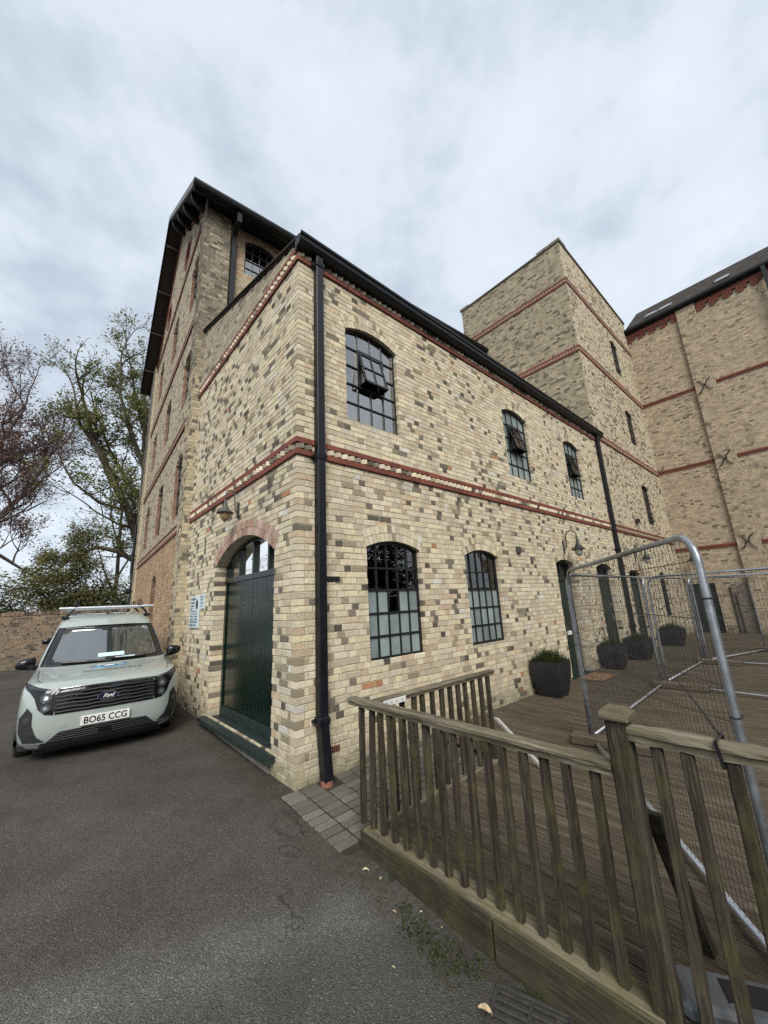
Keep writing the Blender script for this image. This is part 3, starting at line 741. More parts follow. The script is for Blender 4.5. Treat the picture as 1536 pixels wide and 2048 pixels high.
# air bricks
for (a, z, mt) in ((.47, 2.01, 'iron'), (.43, .25, 'terracotta')):
    mb = MB(); WA.box(mb, a-.1, a+.1, z-.032, z+.032, -.012, .003)
    ab = mb.build('air_brick', mt, annex)
    for i in range(7):
        for j in range(2):
            q = MB(); WA.box(q, a-.082+i*.025, a-.068+i*.025, z-.024+j*.027, z-.004+j*.027, -.01, .0045); 
            if (i+j) % 1 == 0: q.build('vent_slot', 'tie_black', ab)

# =================================================================== MALTING HOUSE (tall, gabled, turned 3.5 degrees)
AM = R_(-3.5)
malt = thing('malting_house', 'tall gabled brick malting house with round windows high in its gable', 'building', (-.15, 4.35, 0), AM)
WG = Wall((.10, 0, 0), (0, 1, 0), (-1, 0, 0)); WGp = Wall((0, 0, 0), (0, 1, 0), (-1, 0, 0))
WS = Wall((0, .12, 0), (1, 0, 0), (0, -1, 0)); WSp = Wall((0, 0, 0), (1, 0, 0), (0, -1, 0))
GL, APS, APZ, EZ = 10.0, 5.0, 15.75, 11.75
def glim(z):
    if z < EZ: return (.56, GL-.85)
    t = (z-EZ)/(APZ-EZ); return (max(.56, APS*t), min(GL-.85, GL-(GL-APS)*t))
gops = []
rowsg = [(3.90, 5.32), (6.80, 8.15), (9.75, 11.18)]
for z0, zs in rowsg:
    for a in (1.14, 4.0, 6.9): gops.append(Op(a, a+.95, z0, zs, .14, .0))
gdoors = [Op(3.80, 4.66, .15, 2.65, .12)]
tan = pal_mix([(5, (.44, .38, .28)), (3, (.38, .33, .24)), (1.5, (.25, .215, .16)), (.7, (.15, .13, .10)), (1, (.47, .38, .29))])
rust = pal_mix([(4, (.40, .275, .165)), (3, (.36, .22, .125)), (2, (.42, .32, .21)), (1, (.24, .17, .11))])
def gpal(r, a, z, hd, lo=0): return rust(r, a, z, hd) if z < 3.35 else tan(r, a, z, hd)
gbands = [(3.42, 3.64), (6.0, 6.22), (8.85, 9.075), (11.925, 12.15)]
mb = MB()
ocul = [(3.3, 13.05), (6.7, 13.05)]
class Round:
    def __init__(s, a, z, r): s.a, s.z, s.r = a, z, r
    def block(s, z):
        d = s.r*s.r-(z-s.z)**2
        return (s.a-math.sqrt(d), s.a+math.sqrt(d)) if d > 0 else None
    def outline(s, ex=0): return [(s.a+(s.r+ex)*math.cos(t*math.pi/8), s.z+(s.r+ex)*math.sin(t*math.pi/8)) for t in range(16)]
rounds = [Round(a, z, .52) for a, z in ocul]
for b in lay(WG, .56, GL-.85, 0, APZ, gops+gdoors+rounds, gbands, gpal, 31, lim=glim): WG.brick(mb, *b[:7])
# corner piers
pdark = pal_mix([(5, (.17, .145, .105)), (3, (.26, .22, .16)), (2, (.10, .085, .065)), (1, (.34, .29, .21))])
plow = pal_mix([(4, (.42, .36, .24)), (2, (.30, .26, .18)), (1.5, (.13, .11, .085))])
def ppal(r, a, z, hd, lo=0): return plow(r, a, z, hd) if z < 7.0 else pdark(r, a, z, hd)
for b in lay(WGp, 0, .60, -.1, 12.0, (), (), ppal, 32, lim=lambda z: (max(0, (z-11.68)/.8), .60)): WGp.brick(mb, *b[:7])
for b in lay(Wall((0, GL-.9, 0), (0, 1, 0), (-1, 0, 0)), 0, .9, -.1, 12.2, (), (), ppal, 33, lim=lambda z: (0, .9-max(0, (z-11.68)/.8))): Wall((0, GL-.9, 0), (0, 1, 0), (-1, 0, 0)).brick(mb, *b[:7])
for b in lay(WSp, 0, .58, -.1, 11.85, (), (), ppal, 34, phase=1): WSp.brick(mb, *b[:7])
sop = Op(.98, 1.80, 10.10, 11.12, .14, .22)
pinkw = pal_mix([(4, (.43, .29, .19)), (3, (.38, .24, .15)), (2, (.45, .36, .25))])
yel = pal_mix([(5, (.42, .36, .235)), (2, (.36, .30, .19)), (1, (.26, .22, .15))])
def spal(r, a, z, hd, lo=0): return pinkw(r, a, z, hd) if (.70 < a < 2.1 and z > 9.95) else yel(r, a, z, hd)
for b in lay(WS, .58, 10.6, 6.6, 11.85, [sop], [(11.475, 11.70)], spal, 35): WS.brick(mb, *b[:7])
for vs in voussoirs(WS, sop): mb.add(vs, WEDGE_F, pinkw(rng, 0, 0, 0))
for op in gops+gdoors:      # thin red-brown reveals: bricks at the jambs
    for (p, q) in ((op.a0-.004, op.a0+.002), (op.a1-.002, op.a1+.004)):
        z = op.z0
        while z < op.zs: WG.box(mb, p, q, z+.005, z+.07, -.22, -.004, (.19, .115, .075) if rng.random() < .5 else (.15, .075, .05)); z += C
mb.build('brickwork', 'brick_attr', malt, kind='stuff')
mb = core(WG, [(.5, -.2), (GL-.5, -.2), (GL-.5, EZ+.3), (APS, APZ-.1), (.5, EZ+.3)], gops+gdoors+rounds)
core(WGp, [(0, -.2), (.60, -.2), (.60, 12.05), (0, 11.72)], [], mb=mb); core(Wall((0, GL-.9, 0), (0, 1, 0), (-1, 0, 0)), [(0, -.2), (.9, -.2), (.9, 11.7), (0, 12.2)], [], mb=mb)
core(WSp, [(0, -.2), (.58, -.2), (.58, 11.9), (0, 11.9)], [], mb=mb); core(WS, [(.5, 5.5), (10.7, 5.5), (10.7, 11.95), (.5, 11.95)], [sop], mb=mb)
mb.box(.007, .108, .593, .60, -.2, 12.0); mb.box(.007, .108, GL-.9, GL-.893, -.2, 12.1); mb.box(.573, .58, .007, .13, 5.5, 11.9)
mb.box(.3, 10.6, GL-.2, GL, -.2, 11.9); mb.box(10.5, 10.6, .5, GL, -.2, 11.9); mb.build('wall_core', 'mortar', malt)
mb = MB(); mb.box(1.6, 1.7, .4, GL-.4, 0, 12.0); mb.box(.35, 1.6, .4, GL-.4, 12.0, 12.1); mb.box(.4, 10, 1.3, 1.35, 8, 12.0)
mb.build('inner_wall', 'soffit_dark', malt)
# red bands of the gable
def band(par, W, a0, a1, z, n=2, proud=.03, mat='red_brick', rows=None):
    for k in (0, 2):
        mb = MB(); a = a0
        while a < a1-.02:
            b = min(a+S_, a1); W.box(mb, a+.004, b-.004, z+k*C+.004, z+(k+1)*C-.004, -.01, proud); a = b
        mb.build('red_course', mat, par, kind='stuff')
    mb = MB(); a = a0+.03
    r = random.Random(int(z*10)+int(a1))
    while a < a1-.08:
        W.box(mb, a, a+.07, z+C+.002, z+2*C-.002, -.02, proud-.006, (.34*r.uniform(.8, 1.1), .28*r.uniform(.8, 1.1), .19)); a += H_
    mb.build('dentil_course', 'brick_attr', par, kind='stuff')
for z0, z1 in gbands:
    if z0 < 11: band(malt, WG, .61, GL-.91, z0)
    else: band(malt, WG, .61, GL-.91, z0)
band(malt, WS, .60, 10.4, 11.475)
# raking red bands under the verge
mb = MB()
sl = (APZ-EZ)/APS; Lr = math.hypot(APS, APZ-EZ)
for sgn in (0, 1):
    n = int(Lr/S_)
    for k in range(n):
        for row in (0, 1):
            t0, t1 = (k+.02)/n, (k+.98)/n; vs = []
            for o in (-.01, .035):
                for t, h in ((t0, 0), (t1, 0), (t1, 1), (t0, 1)):
                    a = APS*t; z = EZ+.12+(APZ-EZ)*t-.42+row*.105+h*.095
                    if sgn: a = GL-a
                    vs.append(WG.P(a, z, o))
            if .6 < APS*t0: mb.add(vs, [(3, 2, 1, 0), (4, 5, 6, 7), (0, 1, 5, 4), (1, 2, 6, 5), (2, 3, 7, 6), (3, 0, 4, 7)])
mb.build('raking_course', 'red_brick', malt, kind='stuff')
for R in rounds:
    mb = MB(); n = 26
    for k in range(n):
        t0, t1 = 2*math.pi*(k+.05)/n, 2*math.pi*(k+.95)/n; vs = []
        for o in (-.12, .012):
            for rr, t in ((R.r-.14, t0), (R.r-.14, t1), (R.r, t1), (R.r, t0)): vs.append(WG.P(R.a+rr*math.cos(t), R.z+rr*math.sin(t), o))
        mb.add(vs, [(4, 5, 6, 7), (0, 1, 5, 4), (1, 2, 6, 5), (2, 3, 7, 6), (3, 0, 4, 7)])
    w = mb.build('round_window', 'red_brick', malt)
    mb = MB(); mb.add([WG.P(R.a+(R.r-.13)*math.cos(t*math.pi/10), R.z+(R.r-.13)*math.sin(t*math.pi/10), -.12) for t in range(20)], [tuple(range(20))]); mb.build('pane', 'glass', w)
for op in gops: window(malt, WG, op, 3, [op.z0+(op.zs-op.z0)*k/4 for k in (1, 2, 3)], rec=.085, bar=.03)
plank_door(malt, WG, gdoors[0], .18, 2.2, 1, 6, 'dark_green', 2)
window(malt, WS, sop, 4, [10.37, 10.63, 10.89], rec=.05)
# roof with its overhang and curved brackets
xv = -.36
def roof_slab(mb, y0, z0, y1, z1, th=.10, x0=xv, x1=11):
    mb.add([(x0, y0, z0), (x1, y0, z0), (x1, y1, z1), (x0, y1, z1), (x0, y0, z0-th), (x1, y0, z0-th), (x1, y1, z1-th), (x0, y1, z1-th)], [(0, 1, 2, 3), (7, 6, 5, 4), (0, 4, 5, 1), (1, 5, 6, 2), (2, 6, 7, 3), (3, 7, 4, 0)])
zr = 11.55; slope = sl; yE = -.42
za = zr+(APS-yE)*slope+.06
mb = MB(); roof_slab(mb, yE, zr, APS, za); roof_slab(mb, 2*APS-yE, zr+.02, APS, za); rf = mb.build('roof', 'slate', malt)
mb = MB(); roof_slab(mb, yE, zr-.10, APS, za-.10, .05, xv+.02, .12); roof_slab(mb, 2*APS-yE, zr-.08, APS, za-.10, .05, xv+.02, .12); mb.build('soffit', 'soffit_dark', rf)
for (y0, z0, y1, z1) in ((yE, zr+.02, APS, za+.02), (2*APS-yE, zr+.04, APS, za+.02)):
    mb = MB(); roof_slab(mb, y0, z0, y1, z1, .22, xv-.03, xv+.005); mb.build('bargeboard', 'lead_grey' if y0 < 1 else 'gutter_black', rf)
for y in (.35, 1.7, 3.05, 4.4):
    z = zr+(y-yE)*slope-.16; mb = MB()
    prof = [(xv+.03, z), (.10, z), (.10, z-.42)]+[(.10-(.10-xv-.03)*math.sin(t*math.pi/10), z-.42+.34*(1-math.cos(t*math.pi/10))) for t in range(1, 6)]
    mb.prism([(p, q) for p, q in prof], 1, y-.05, y+.05); mb.build('bracket', 'soffit_dark', rf)
for y in (5.6, 6.9, 8.2, 9.5):
    z = zr+(2*APS-yE-y)*slope-.15; mb = MB(); mb.box(xv+.02, .12, y-.04, y+.04, z-.08, z); mb.build('purlin', 'soffit_dark', rf)
mb = MB(); gp = [(-.36, 11.36), (-.47, 11.38), (-.50, 11.44), (-.50, 11.50), (-.36, 11.50)]
mb.prism(gp, 0, xv-.04, 10.45); mb.box(xv, 10.4, -.37, -.30, 11.33, 11.50); mb.box(.0, 10.4, -.32, .13, 11.44, 11.48); mb.build('gutter', 'gutter_black', malt)
mb = MB(); mb.cbox(.62, .735, -.02, .09, 7.6, 11.0, .008); mb.cbox(.62, .735, -.40, -.30, 11.05, 11.40, .008); mb.add([(.62, -.02, 11.0), (.735, -.02, 11.0), (.735, .09, 11.0), (.62, .09, 11.0), (.62, -.40, 11.2), (.735, -.40, 11.2), (.735, -.30, 11.3), (.62, -.30, 11.3)], [(0, 1, 5, 4), (1, 2, 6, 5), (2, 3, 7, 6), (3, 0, 4, 7)]); mb.build('downpipe', 'pipe_black', malt)
mb = MB(); mb.tube([(.02, GL-.6, 12.0), (.02, GL-.6, 2.9)], .05, 8); mb.tube([(-.06, GL-.6, 5.2), (-.06, GL-.6, 3.3), (-.02, GL-.7, 2.9), (-.02, GL-.7, .2)], .05, 8); mb.lathe([(.05, -.1), (.11, 0), (.11, .12), (.05, .12)], 12, (-.06, GL-.65, 2.6)); mb.build('downpipe', 'pipe_black', malt)

# =================================================================== STAIR TOWER
tower = thing('stair_tower', 'square brick stair tower with flat parapet and red dentil bands', 'building', (10.30, 0, 0))
WT = Wall((0, 0, 0), (1, 0, 0), (0, -1, 0)); WTw = Wall((0, 0, 0), (0, 1, 0), (-1, 0, 0))
LT, TZ = 6.80, 14.0
tops = [Op(3.85, 4.68, z0, zs, .12, .0) for z0, zs in ((10.30, 11.72), (7.20, 8.55), (4.03, 5.45))]
tlow = Op(3.70, 4.45, .82, 2.22, .10, .0); td3 = Op(.55, 1.62, .03, 2.22, .14, .0)
tbands = [(ZB, ZB+3*C), (6.375, 6.6), (9.525, 9.75), (12.225, 12.45)]
tb = pal_cream(.09, .14, .10, 14, v=.88); tw = pal_mix([(5, (.36, .31, .215)), (3, (.30, .26, .18)), (1.6, (.21, .18, .13)), (.9, (.12, .10, .08)), (.8, (.44, .385, .27))])
mb = MB()
for b in lay(WT, 0, LT, -.1, TZ, tops+[tlow, td3], tbands, tb, 41): WT.brick(mb, *b[:7])
for b in lay(WTw, 0, 4.3, 6.6, TZ, (), [(9.525, 9.75), (12.225, 12.45)], tw, 42, phase=1): WTw.brick(mb, *b[:7])
mb.build('brickwork', 'brick_attr', tower, kind='stuff')
mb = core(WT, [(0, -.2), (LT, -.2), (LT, TZ), (0, TZ)], tops+[tlow, td3]); core(WTw, [(0, 6.0), (4.3, 6.0), (4.3, TZ), (0, TZ)], [], mb=mb)
mb.box(.1, LT, 4.2, 4.3, -.2, TZ); mb.box(.1, LT, .1, 4.2, TZ-.5, TZ-.4); mb.box(LT-.05, LT, .1, 4.3, -.2, TZ); mb.build('wall_core', 'mortar', tower)
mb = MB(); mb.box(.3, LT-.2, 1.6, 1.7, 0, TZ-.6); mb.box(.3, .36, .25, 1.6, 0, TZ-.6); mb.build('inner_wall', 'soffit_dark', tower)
for z0, z1 in tbands: band(tower, WT, .0, LT-.02, z0)
for z0 in (9.525, 12.225): band(tower, WTw, .0, 4.28, z0)
mb = MB(); mb.cbox(-.05, LT+.02, -.05, .28, TZ, TZ+.06, .01); mb.cbox(-.05, .28, .281, 4.35, TZ, TZ+.06, .01); mb.cbox(-.055, .5, -.055, .8, TZ+.05, TZ+.12, .01); mb.cbox(-.055, .3, 3.9, 4.36, TZ+.05, TZ+.12, .01); mb.build('coping', 'stone_coping', tower)
for op in tops: window(tower, WT, op, 3, [op.z0+(op.zs-op.z0)*k/4 for k in (1, 2, 3)], rec=.05, bar=.03)
window(tower, WT, tlow, 3, [tlow.z0+.35*k for k in (1, 2, 3)], rec=.05, bar=.03)
d = plank_door(tower, WT, td3, .12, 1.92, 2, 5, 'dark_green', 4)
mb = MB(); mb.tube([WT.P(1.12, 1.0, -.1), WT.P(1.12, 1.0, -.05), WT.P(1.22, 1.0, -.05)], .012, 6); mb.build('handle', 'chrome', d)

# =================================================================== WAREHOUSE (long wall facing the yard)
ware = thing('warehouse_building', 'long brick warehouse with pilasters, iron tie plates and slate roof', 'building', (17.10, 0, 0))
WC = Wall((0, 0, 0), (0, -1, 0), (-1, 0, 0)); LC = 9.0; CZ = 13.35
cdoor = Op(.06, .98, -.16, 1.86, .0); 
pil = [(1.91, 2.55), (5.6, 6.3)]
cpal = pal_mix([(5, (.40, .325, .23)), (3, (.345, .28, .195)), (2, (.28, .225, .16)), (.6, (.15, .125, .09)), (.9, (.45, .345, .24))])
cbands = [(9.60, 9.75), (6.45, 6.60), (3.15, 3.30)]
mb = MB()
for b in lay(WC, 0, LC, -.2, CZ, [cdoor], cbands+[(12.925, 13.35)], cpal, 51, bond='flemish'): WC.brick(mb, *b[:7])
for p, q in pil:
    Wp = Wall((-.13, -p, 0), (0, -1, 0), (-1, 0, 0))
    for b in lay(Wp, 0, q-p, -.2, CZ, (), (), cpal, 52): Wp.brick(mb, *b[:7])
mb.build('brickwork', 'brick_attr', ware, kind='stuff')
mb = core(WC, [(0, -.3), (LC, -.3), (LC, CZ+.1), (0, CZ+.1)], [cdoor])
for p, q in pil: mb.box(-.123, .0, -q+.003, -p-.003, -.3, CZ)
mb.box(.4, .5, -LC, 0, -.3, CZ); mb.build('wall_core', 'mortar', ware)
segs = [(0, 1.90), (2.56, 5.59), (6.31, LC)]
for a0, a1 in segs:
    for z in (9.60, 6.45, 3.15):
        for k in (0, 1):
            mb = MB(); a = a0
            while a < a1-.02:
                b = min(a+(S_ if k else H_), a1); 
                WC.box(mb, a+.006, b-.006-(0 if k else .02), z+k*C+.004, z+(k+1)*C-.004, -.01, .05 if k else .03); a = b
            mb.build('red_course', 'red_brick', ware, kind='stuff')
    for k, (pr, mode) in enumerate([(.04, 2), (.055, 1), (.07, 1), (.09, 0), (.10, 0)]):
        mb = MB(); a = a0; z = 12.925+k*C; i = 0
        while a < a1-.02:
            L = S_ if mode != 1 else H_; b = min(a+L, a1)
            if mode == 0 or (mode == 1 and i % 4 < 3) or (mode == 2 and i % 2 == 0): WC.box(mb, a+.005, b-.005, z+.005, z+C-.004, -.01, pr)
            a = b; i += 1
        mb.build('corbel_course', 'red_brick', ware, kind='stuff')
for z in (9.64, 6.48, 3.29):
    mb = MB(); a = 2.21
    for sg in (-1, 1):
        pts = [WC.P(a+sg*(.235-.195*math.sin(math.pi*(t/12))**.6), z-.27+.54*t/12, .165) for t in range(13)]
        mb.tube(pts, [.010]+[.019]*11+[.010], 6)
    WC.box(mb, a-.045, a+.045, z-.02, z+.02, .13, .17); mb.build('tie_plate', 'iron', ware)
mb = MB(); mb.add([(-.20, 0, 13.52), (-.20, -LC, 13.52), (3.5, -LC, 16.5), (3.5, 0, 16.5), (-.2, 0, 13.44), (-.2, -LC, 13.44), (3.5, -LC, 16.4), (3.5, 0, 16.4)], [(0, 1, 2, 3), (7, 6, 5, 4), (0, 4, 5, 1), (1, 5, 6, 2), (2, 6, 7, 3), (3, 7, 4, 0)]); rf = mb.build('roof', 'slate', ware)
sn = Vector((-3, 0, 3.7)).normalized()
def on_roof(y, d): return Vector((-.2, -y, 13.52))+Vector((3.7, 0, 2.98)).normalized()*d
for (y0, y1, d0) in ((.75, 1.25, .75), (1.30, 1.8, .75), (3.3, 3.8, .75)):
    mb = MB(); q = [on_roof(y0, d0), on_roof(y1, d0), on_roof(y1, d0+.75), on_roof(y0, d0+.75)]; mb.add([tuple(p+sn*.005) for p in q]+[tuple(p+sn*.07) for p in q], [(4, 5, 6, 7), (0, 1, 5, 4), (1, 2, 6, 5), (2, 3, 7, 6), (3, 0, 4, 7)]); fr_ = mb.build('rooflight', 'lead_grey', ware)
    mb = MB(); q = [on_roof(y0+.06, d0+.06), on_roof(y1-.06, d0+.06), on_roof(y1-.06, d0+.69), on_roof(y0+.06, d0+.69)]; mb.add([tuple(p+sn*.078) for p in q], [(0, 1, 2, 3)]); mb.build('pane', 'car_gloss', fr_)
mb = MB(); mb.prism([(-.16, 13.36), (-.26, 13.38), (-.29, 13.44), (-.29, 13.52), (-.16, 13.52)], 1, -LC, 0.0); mb.box(-.17, -.10, -LC, 0, 13.33, 13.5); mb.build('gutter', 'gutter_black', ware)
mb = MB(); mb.box(-.27, -.15, -4.72, -4.60, -.1, 13.4); mb.build('downpipe', 'pipe_black', ware)
d = plank_door(ware, WC, cdoor, .10, 1.80, 2, 2, 'dark_green', 1, light_mat=None)
mb = MB(); WC.box(mb, 1.36, 1.40, -.1, 1.70, .0, .05); mb.tube([WC.P(1.52, .0, .05), WC.P(1.50, 1.45, .05)], .018, 6); mb.build('cable_conduit', 'iron', ware)
mb = MB()
gp2 = pal_mix([(3, (.20, .17, .14)), (2, (.155, .135, .115)), (1, (.25, .21, .16))])
for b in lay(Wall((-.012, -1.42, 0), (0, -1, 0), (-1, 0, 0)), 0, .47, -.15, 1.8, (), (), gp2, 55): Wall((-.012, -1.42, 0), (0, -1, 0), (-1, 0, 0)).brick(mb, *b[:7])
mb.build('blocked_doorway', 'brick_attr', ware, kind='stuff')

# =================================================================== GARDEN WALL beyond the yard
gw = thing('garden_wall', 'weathered brown brick boundary wall behind the parked vans', 'wall', (-2.8, 14.6, .1), R_(-14))
WW = Wall((-9, 0, 0), (1, 0, 0), (0, -1, 0)); gpal_ = pal_mix([(4, (.235, .165, .11)), (3, (.20, .14, .095)), (2, (.27, .205, .14)), (2.5, (.12, .095, .075)), (2, (.075, .065, .055))], .72)
mb = MB()
for b in lay(WW, 0, 13.5, -.1, 1.78, (), (), gpal_, 61): WW.brick(mb, *b[:7])
mb.build('brickwork', 'brick_attr', gw, kind='stuff')
mb = core(WW, [(0, -.2), (13.5, -.2), (13.5, 1.8), (0, 1.8)], []); mb.box(-9, 4.5, .01, .24, -.2, 1.79); mb.build('wall_core', 'mortar', gw)
mb = MB(); a = 0
while a < 13.4: WW.box(mb, a+.004, a+.11, 1.79, 1.90+rng.random()*.012, -.26, .02, gpal_(rng, 0, 0, 0)); a += .118
mb.build('coping', 'brick_attr', gw, kind='stuff')

# =================================================================== PAVING between wall and railing
pav = MB(); pav.box(-.14, 1.95, -1.02, .02, -.2, -.1); 
pv = [(-.16, 0.0), (1.95, 0.0), (1.95, -1.02), (-.13, -1.02)]
mbp = MB(); mbp.add([(x, y, gz(y)+.004) for x, y in pv], [(0, 3, 2, 1)]); paving = mbp.build('paving', 'soil', kind='structure')
pvm = MB(); pvm.cbox(-.091, .091, -.0415, .0415, -.03, .016, .008); pvm_ = pvm.mesh('paver')
pvs = MB(); pvs.cbox(-.046, .046, -.0955, .0955, -.03, .016, .006); pvs_ = pvs.mesh('paver')
pvm2 = pvm_.copy(); pvm2.materials.clear(); simple('old_paver', (.050, .044, .034), .95, var=.4, vscale=18, bumpk=.5, bscale=120)
r = random.Random(3); j = 0; y = -.055
while y > -1.0:
    off = 0 if (j % 2 == 0) else .0
    for i in range(11):
        x = -.055+off+i*.197
        if abs(x-.298) < .11 and abs(y+.105) < .06: continue
        obj('paver', pvm_, 'paver', paving, loc=(x+(r.random()-.5)*.006, y, gz(y)+(r.random()-.5)*.006), rot=(math.atan(.075)*1+(r.random()-.5)*.03, (r.random()-.5)*.03, (r.random()-.5)*.03))
    y -= .0965; j += 1
for k, (x, y, a) in enumerate([(-.13, -1.13, .1), (-.09, -1.22, .0), (-.14, -1.30, .15), (-.10, -1.40, .1), (-.07, -1.52, -.2), (-.13, -1.60, .2), (.0, -2.55, .4), (-.06, -2.66, .2), (-.02, -2.77, .3)]):
    obj('paver', pvm2, 'fascia_wood' if False else 'old_paver', paving, loc=(x, y, gz(y)-.0125), rot=(.07, (r.random()-.5)*.08, a))

# =================================================================== DECK
deck = bpy.data.objects.new('deck', None); COL.objects.link(deck); deck['kind'] = 'structure'
DZ = .05; BW = .118
prof = []
n = 7
for k in range(n):
    x0 = -BW/2+.004+(BW-.008)*k/n; w = (BW-.008)/n
    prof += [(x0, -.009), (x0+w*.16, -.009), (x0+w*.30, 0), (x0+w*.86, 0)]
prof += [(BW/2-.004, -.009), (BW/2-.004, -.03), (-BW/2+.004, -.03)]
def board_mesh(L):
    q = MB(); N = len(prof)
    vs = [(p, 0, z) for p, z in prof]+[(p, -L, z) for p, z in prof]
    q.add(vs, [(i, i+1, N+i+1, N+i) for i in range(N-1)]+[(N-1, 0, N, 2*N-1), tuple(range(N)), tuple(range(N, 2*N))[::-1]]); return q.mesh('deck_board')
bmA, bmB, bmC, bmD = board_mesh(2.3), board_mesh(3.6), board_mesh(2.95), board_mesh(3.5)
r = random.Random(12); x = .15; i = 0
while x < 17.0:
    st = -1.03 if x < 1.92 else -.012
    m1, L1 = ((bmA, 2.3) if i % 2 else (bmB, 3.6)) if x < 1.92 else ((bmC, 2.95) if i % 2 else (bmD, 3.5))
    yy = st
    while yy > -6.6:
        obj('deck_board', m1, 'deck_wood', deck, loc=(x+(r.random()-.5)*.003, yy, DZ+(r.random()-.5)*.004), rot=(0, (r.random()-.5)*.02, 0))
        yy -= L1+.004
        if x > 3.2: m1, L1 = (bmB, 3.6)
    x += BW+.004; i += 1
mb = MB(); mb.box(.12, 17.0, -6.7, -1.10, -.12, -.02); mb.box(1.95, 17.0, -1.10, -.02, -.12, -.02); mb.build('joist_frame', 'soil', deck)

# =================================================================== TIMBER RAILINGS
def cap_prof(w=.095, h=.055):
    return [(-w/2+.012, -h), (w/2-.012, -h), (w/2-.010, -h*.55), (w/2, -h*.45), (w/2, -h*.15), (w/2-.014, 0), (-w/2+.014, 0), (-w/2, -h*.15), (-w/2, -h*.45), (-w/2+.010, -h*.55)]
def rough_bar(prof, L, ax, seg=14, amp=.0035, seed=0):
    rr = random.Random(seed); q = MB(); N = len(prof); vs = []; fs = []
    for k in range(seg+1):
        for p, z in prof:
            dx, dz = (rr.random()-.5)*amp*2, (rr.random()-.5)*amp*2; t = L*k/seg
            vs.append((p+dx, t, z+dz) if ax == 1 else (t, p+dx, z+dz))
    for k in range(seg):
        for i in range(N): fs.append((k*N+i, k*N+(i+1) % N, (k+1)*N+(i+1) % N, (k+1)*N+i))
    fs += [tuple(range(N)), tuple(range(seg*N, seg*N+N))[::-1]]; q.add(vs, fs); return q.mesh('rail')
def baluster_mesh(h, seed, w=.042):
    rr = random.Random(seed); q = MB(); vs = []; fs = []; sg = 9
    for k in range(sg+1):
        z = h*k/sg; j = lambda: (rr.random()-.5)*.003
        b = w/2; c = b-.006
        for px, py in ((-b, -c), (-c, -b), (c, -b), (b, -c), (b, c), (c, b), (-c, b), (-b, c)): vs.append((px+j(), py+j(), z))
    for k in range(sg):
        for i in range(8): fs.append((k*8+i, k*8+(i+1) % 8, (k+1)*8+(i+1) % 8, (k+1)*8+i))
    fs += [tuple(range(8))[::-1], tuple(range(sg*8, sg*8+8))]; q.add(vs, fs); return q.mesh('baluster')
bals = [baluster_mesh(.83, k) for k in range(4)]
balsT = [baluster_mesh(.99, k+9) for k in range(3)]
r = random.Random(8)
fr1 = thing('timber_railing', 'long weathered grey-green timber railing along the front edge of the deck', 'railing', (.05, -.86, 0))
LF = 2.06
o = obj('handrail', rough_bar(cap_prof(), -LF, 1, 30, .003, 1), 'rail_wood_y', fr1, loc=(.02, 0, .945))
y = -.14
for k in range(16):
    b = obj('baluster', bals[k % 4], 'post_wood', fr1, loc=(0.01, y, .062), rot=((r.random()-.5)*.035, (r.random()-.5)*.04, r.choice((0, math.pi/2, math.pi))+(r.random()-.5)*.2)); y -= .121
mb = MB(); mb.cbox(-.045, .085, -LF-.05, -.20, .02, .066, .006); mb.build('sole_plate', 'cap_wood', fr1)
for k, (y0, y1) in enumerate([(-.17, -1.32), (-1.335, -3.6)]):
    mb = MB(); mb.cbox(-.055-.006*k, -.02, y1, y0, -.26, .045-.004*k, .005); mb.build('fascia_board', 'fascia_wood', fr1)
mb = MB(); mb.cbox(-.01, .012, -3.2, -1.2, -.25, .03, .003); mb.build('fascia_backing', 'fascia_wood', fr1)
mb = MB(); mb.cbox(-.034, .056, -.045, .045, -.02, 1.145, .008); po = mb.build('post', 'post_wood', fr1); po.location = (.0, -2.11, 0)
mb = MB(); mb.cbox(-.052, .074, -.063, .063, 1.135, 1.17, .006)
mb.add([(-.046, -.057, 1.17), (.068, -.057, 1.17), (.068, .057, 1.17), (-.046, .057, 1.17), (-.03, -.040, 1.188), (.052, -.040, 1.188), (.052, .040, 1.188), (-.03, .040, 1.188)], [(0, 1, 5, 4), (1, 2, 6, 5), (2, 3, 7, 6), (3, 0, 4, 7), (4, 5, 6, 7)])
pc = mb.build('post_cap', 'cap_wood', po)
o = obj('handrail', rough_bar(cap_prof(.095, .06), -1.75, 1, 26, .0035, 2), 'rail_wood_y', fr1, loc=(.01, -2.155, 1.118))
y = -2.245
for k in range(11):
    obj('baluster', balsT[k % 3], 'post_wood', fr1, loc=(.0, y, .062), rot=((r.random()-.5)*.02, (r.random()-.5)*.03, r.choice((0, math.pi/2)))); y -= .125
mb = MB(); mb.cbox(-.05, .085, -3.95, -2.18, .018, .064, .006); mb.build('sole_plate', 'cap_wood', fr1)
mb = MB(); mb.add([(.06, -2.13, .75), (.10, -2.13, .75), (.10, -2.19, .75), (.06, -2.19, .75), (.44, -2.13, .055), (.50, -2.13, .055), (.50, -2.19, .055), (.44, -2.19, .055)], [(0, 1, 2, 3), (7, 6, 5, 4), (0, 4, 5, 1), (1, 5, 6, 2), (2, 6, 7, 3), (3, 7, 4, 0)]); mb.build('brace', 'post_wood', fr1)
fr2 = thing('timber_railing', 'short timber railing between the deck and the block paving by the wall', 'railing', (.10, -1.08, 0))
obj('handrail', rough_bar(cap_prof(.085, .05), 1.74, 0, 24, .0025, 3), 'rail_wood_x', fr2, loc=(.0, 0, .935))
x = .11
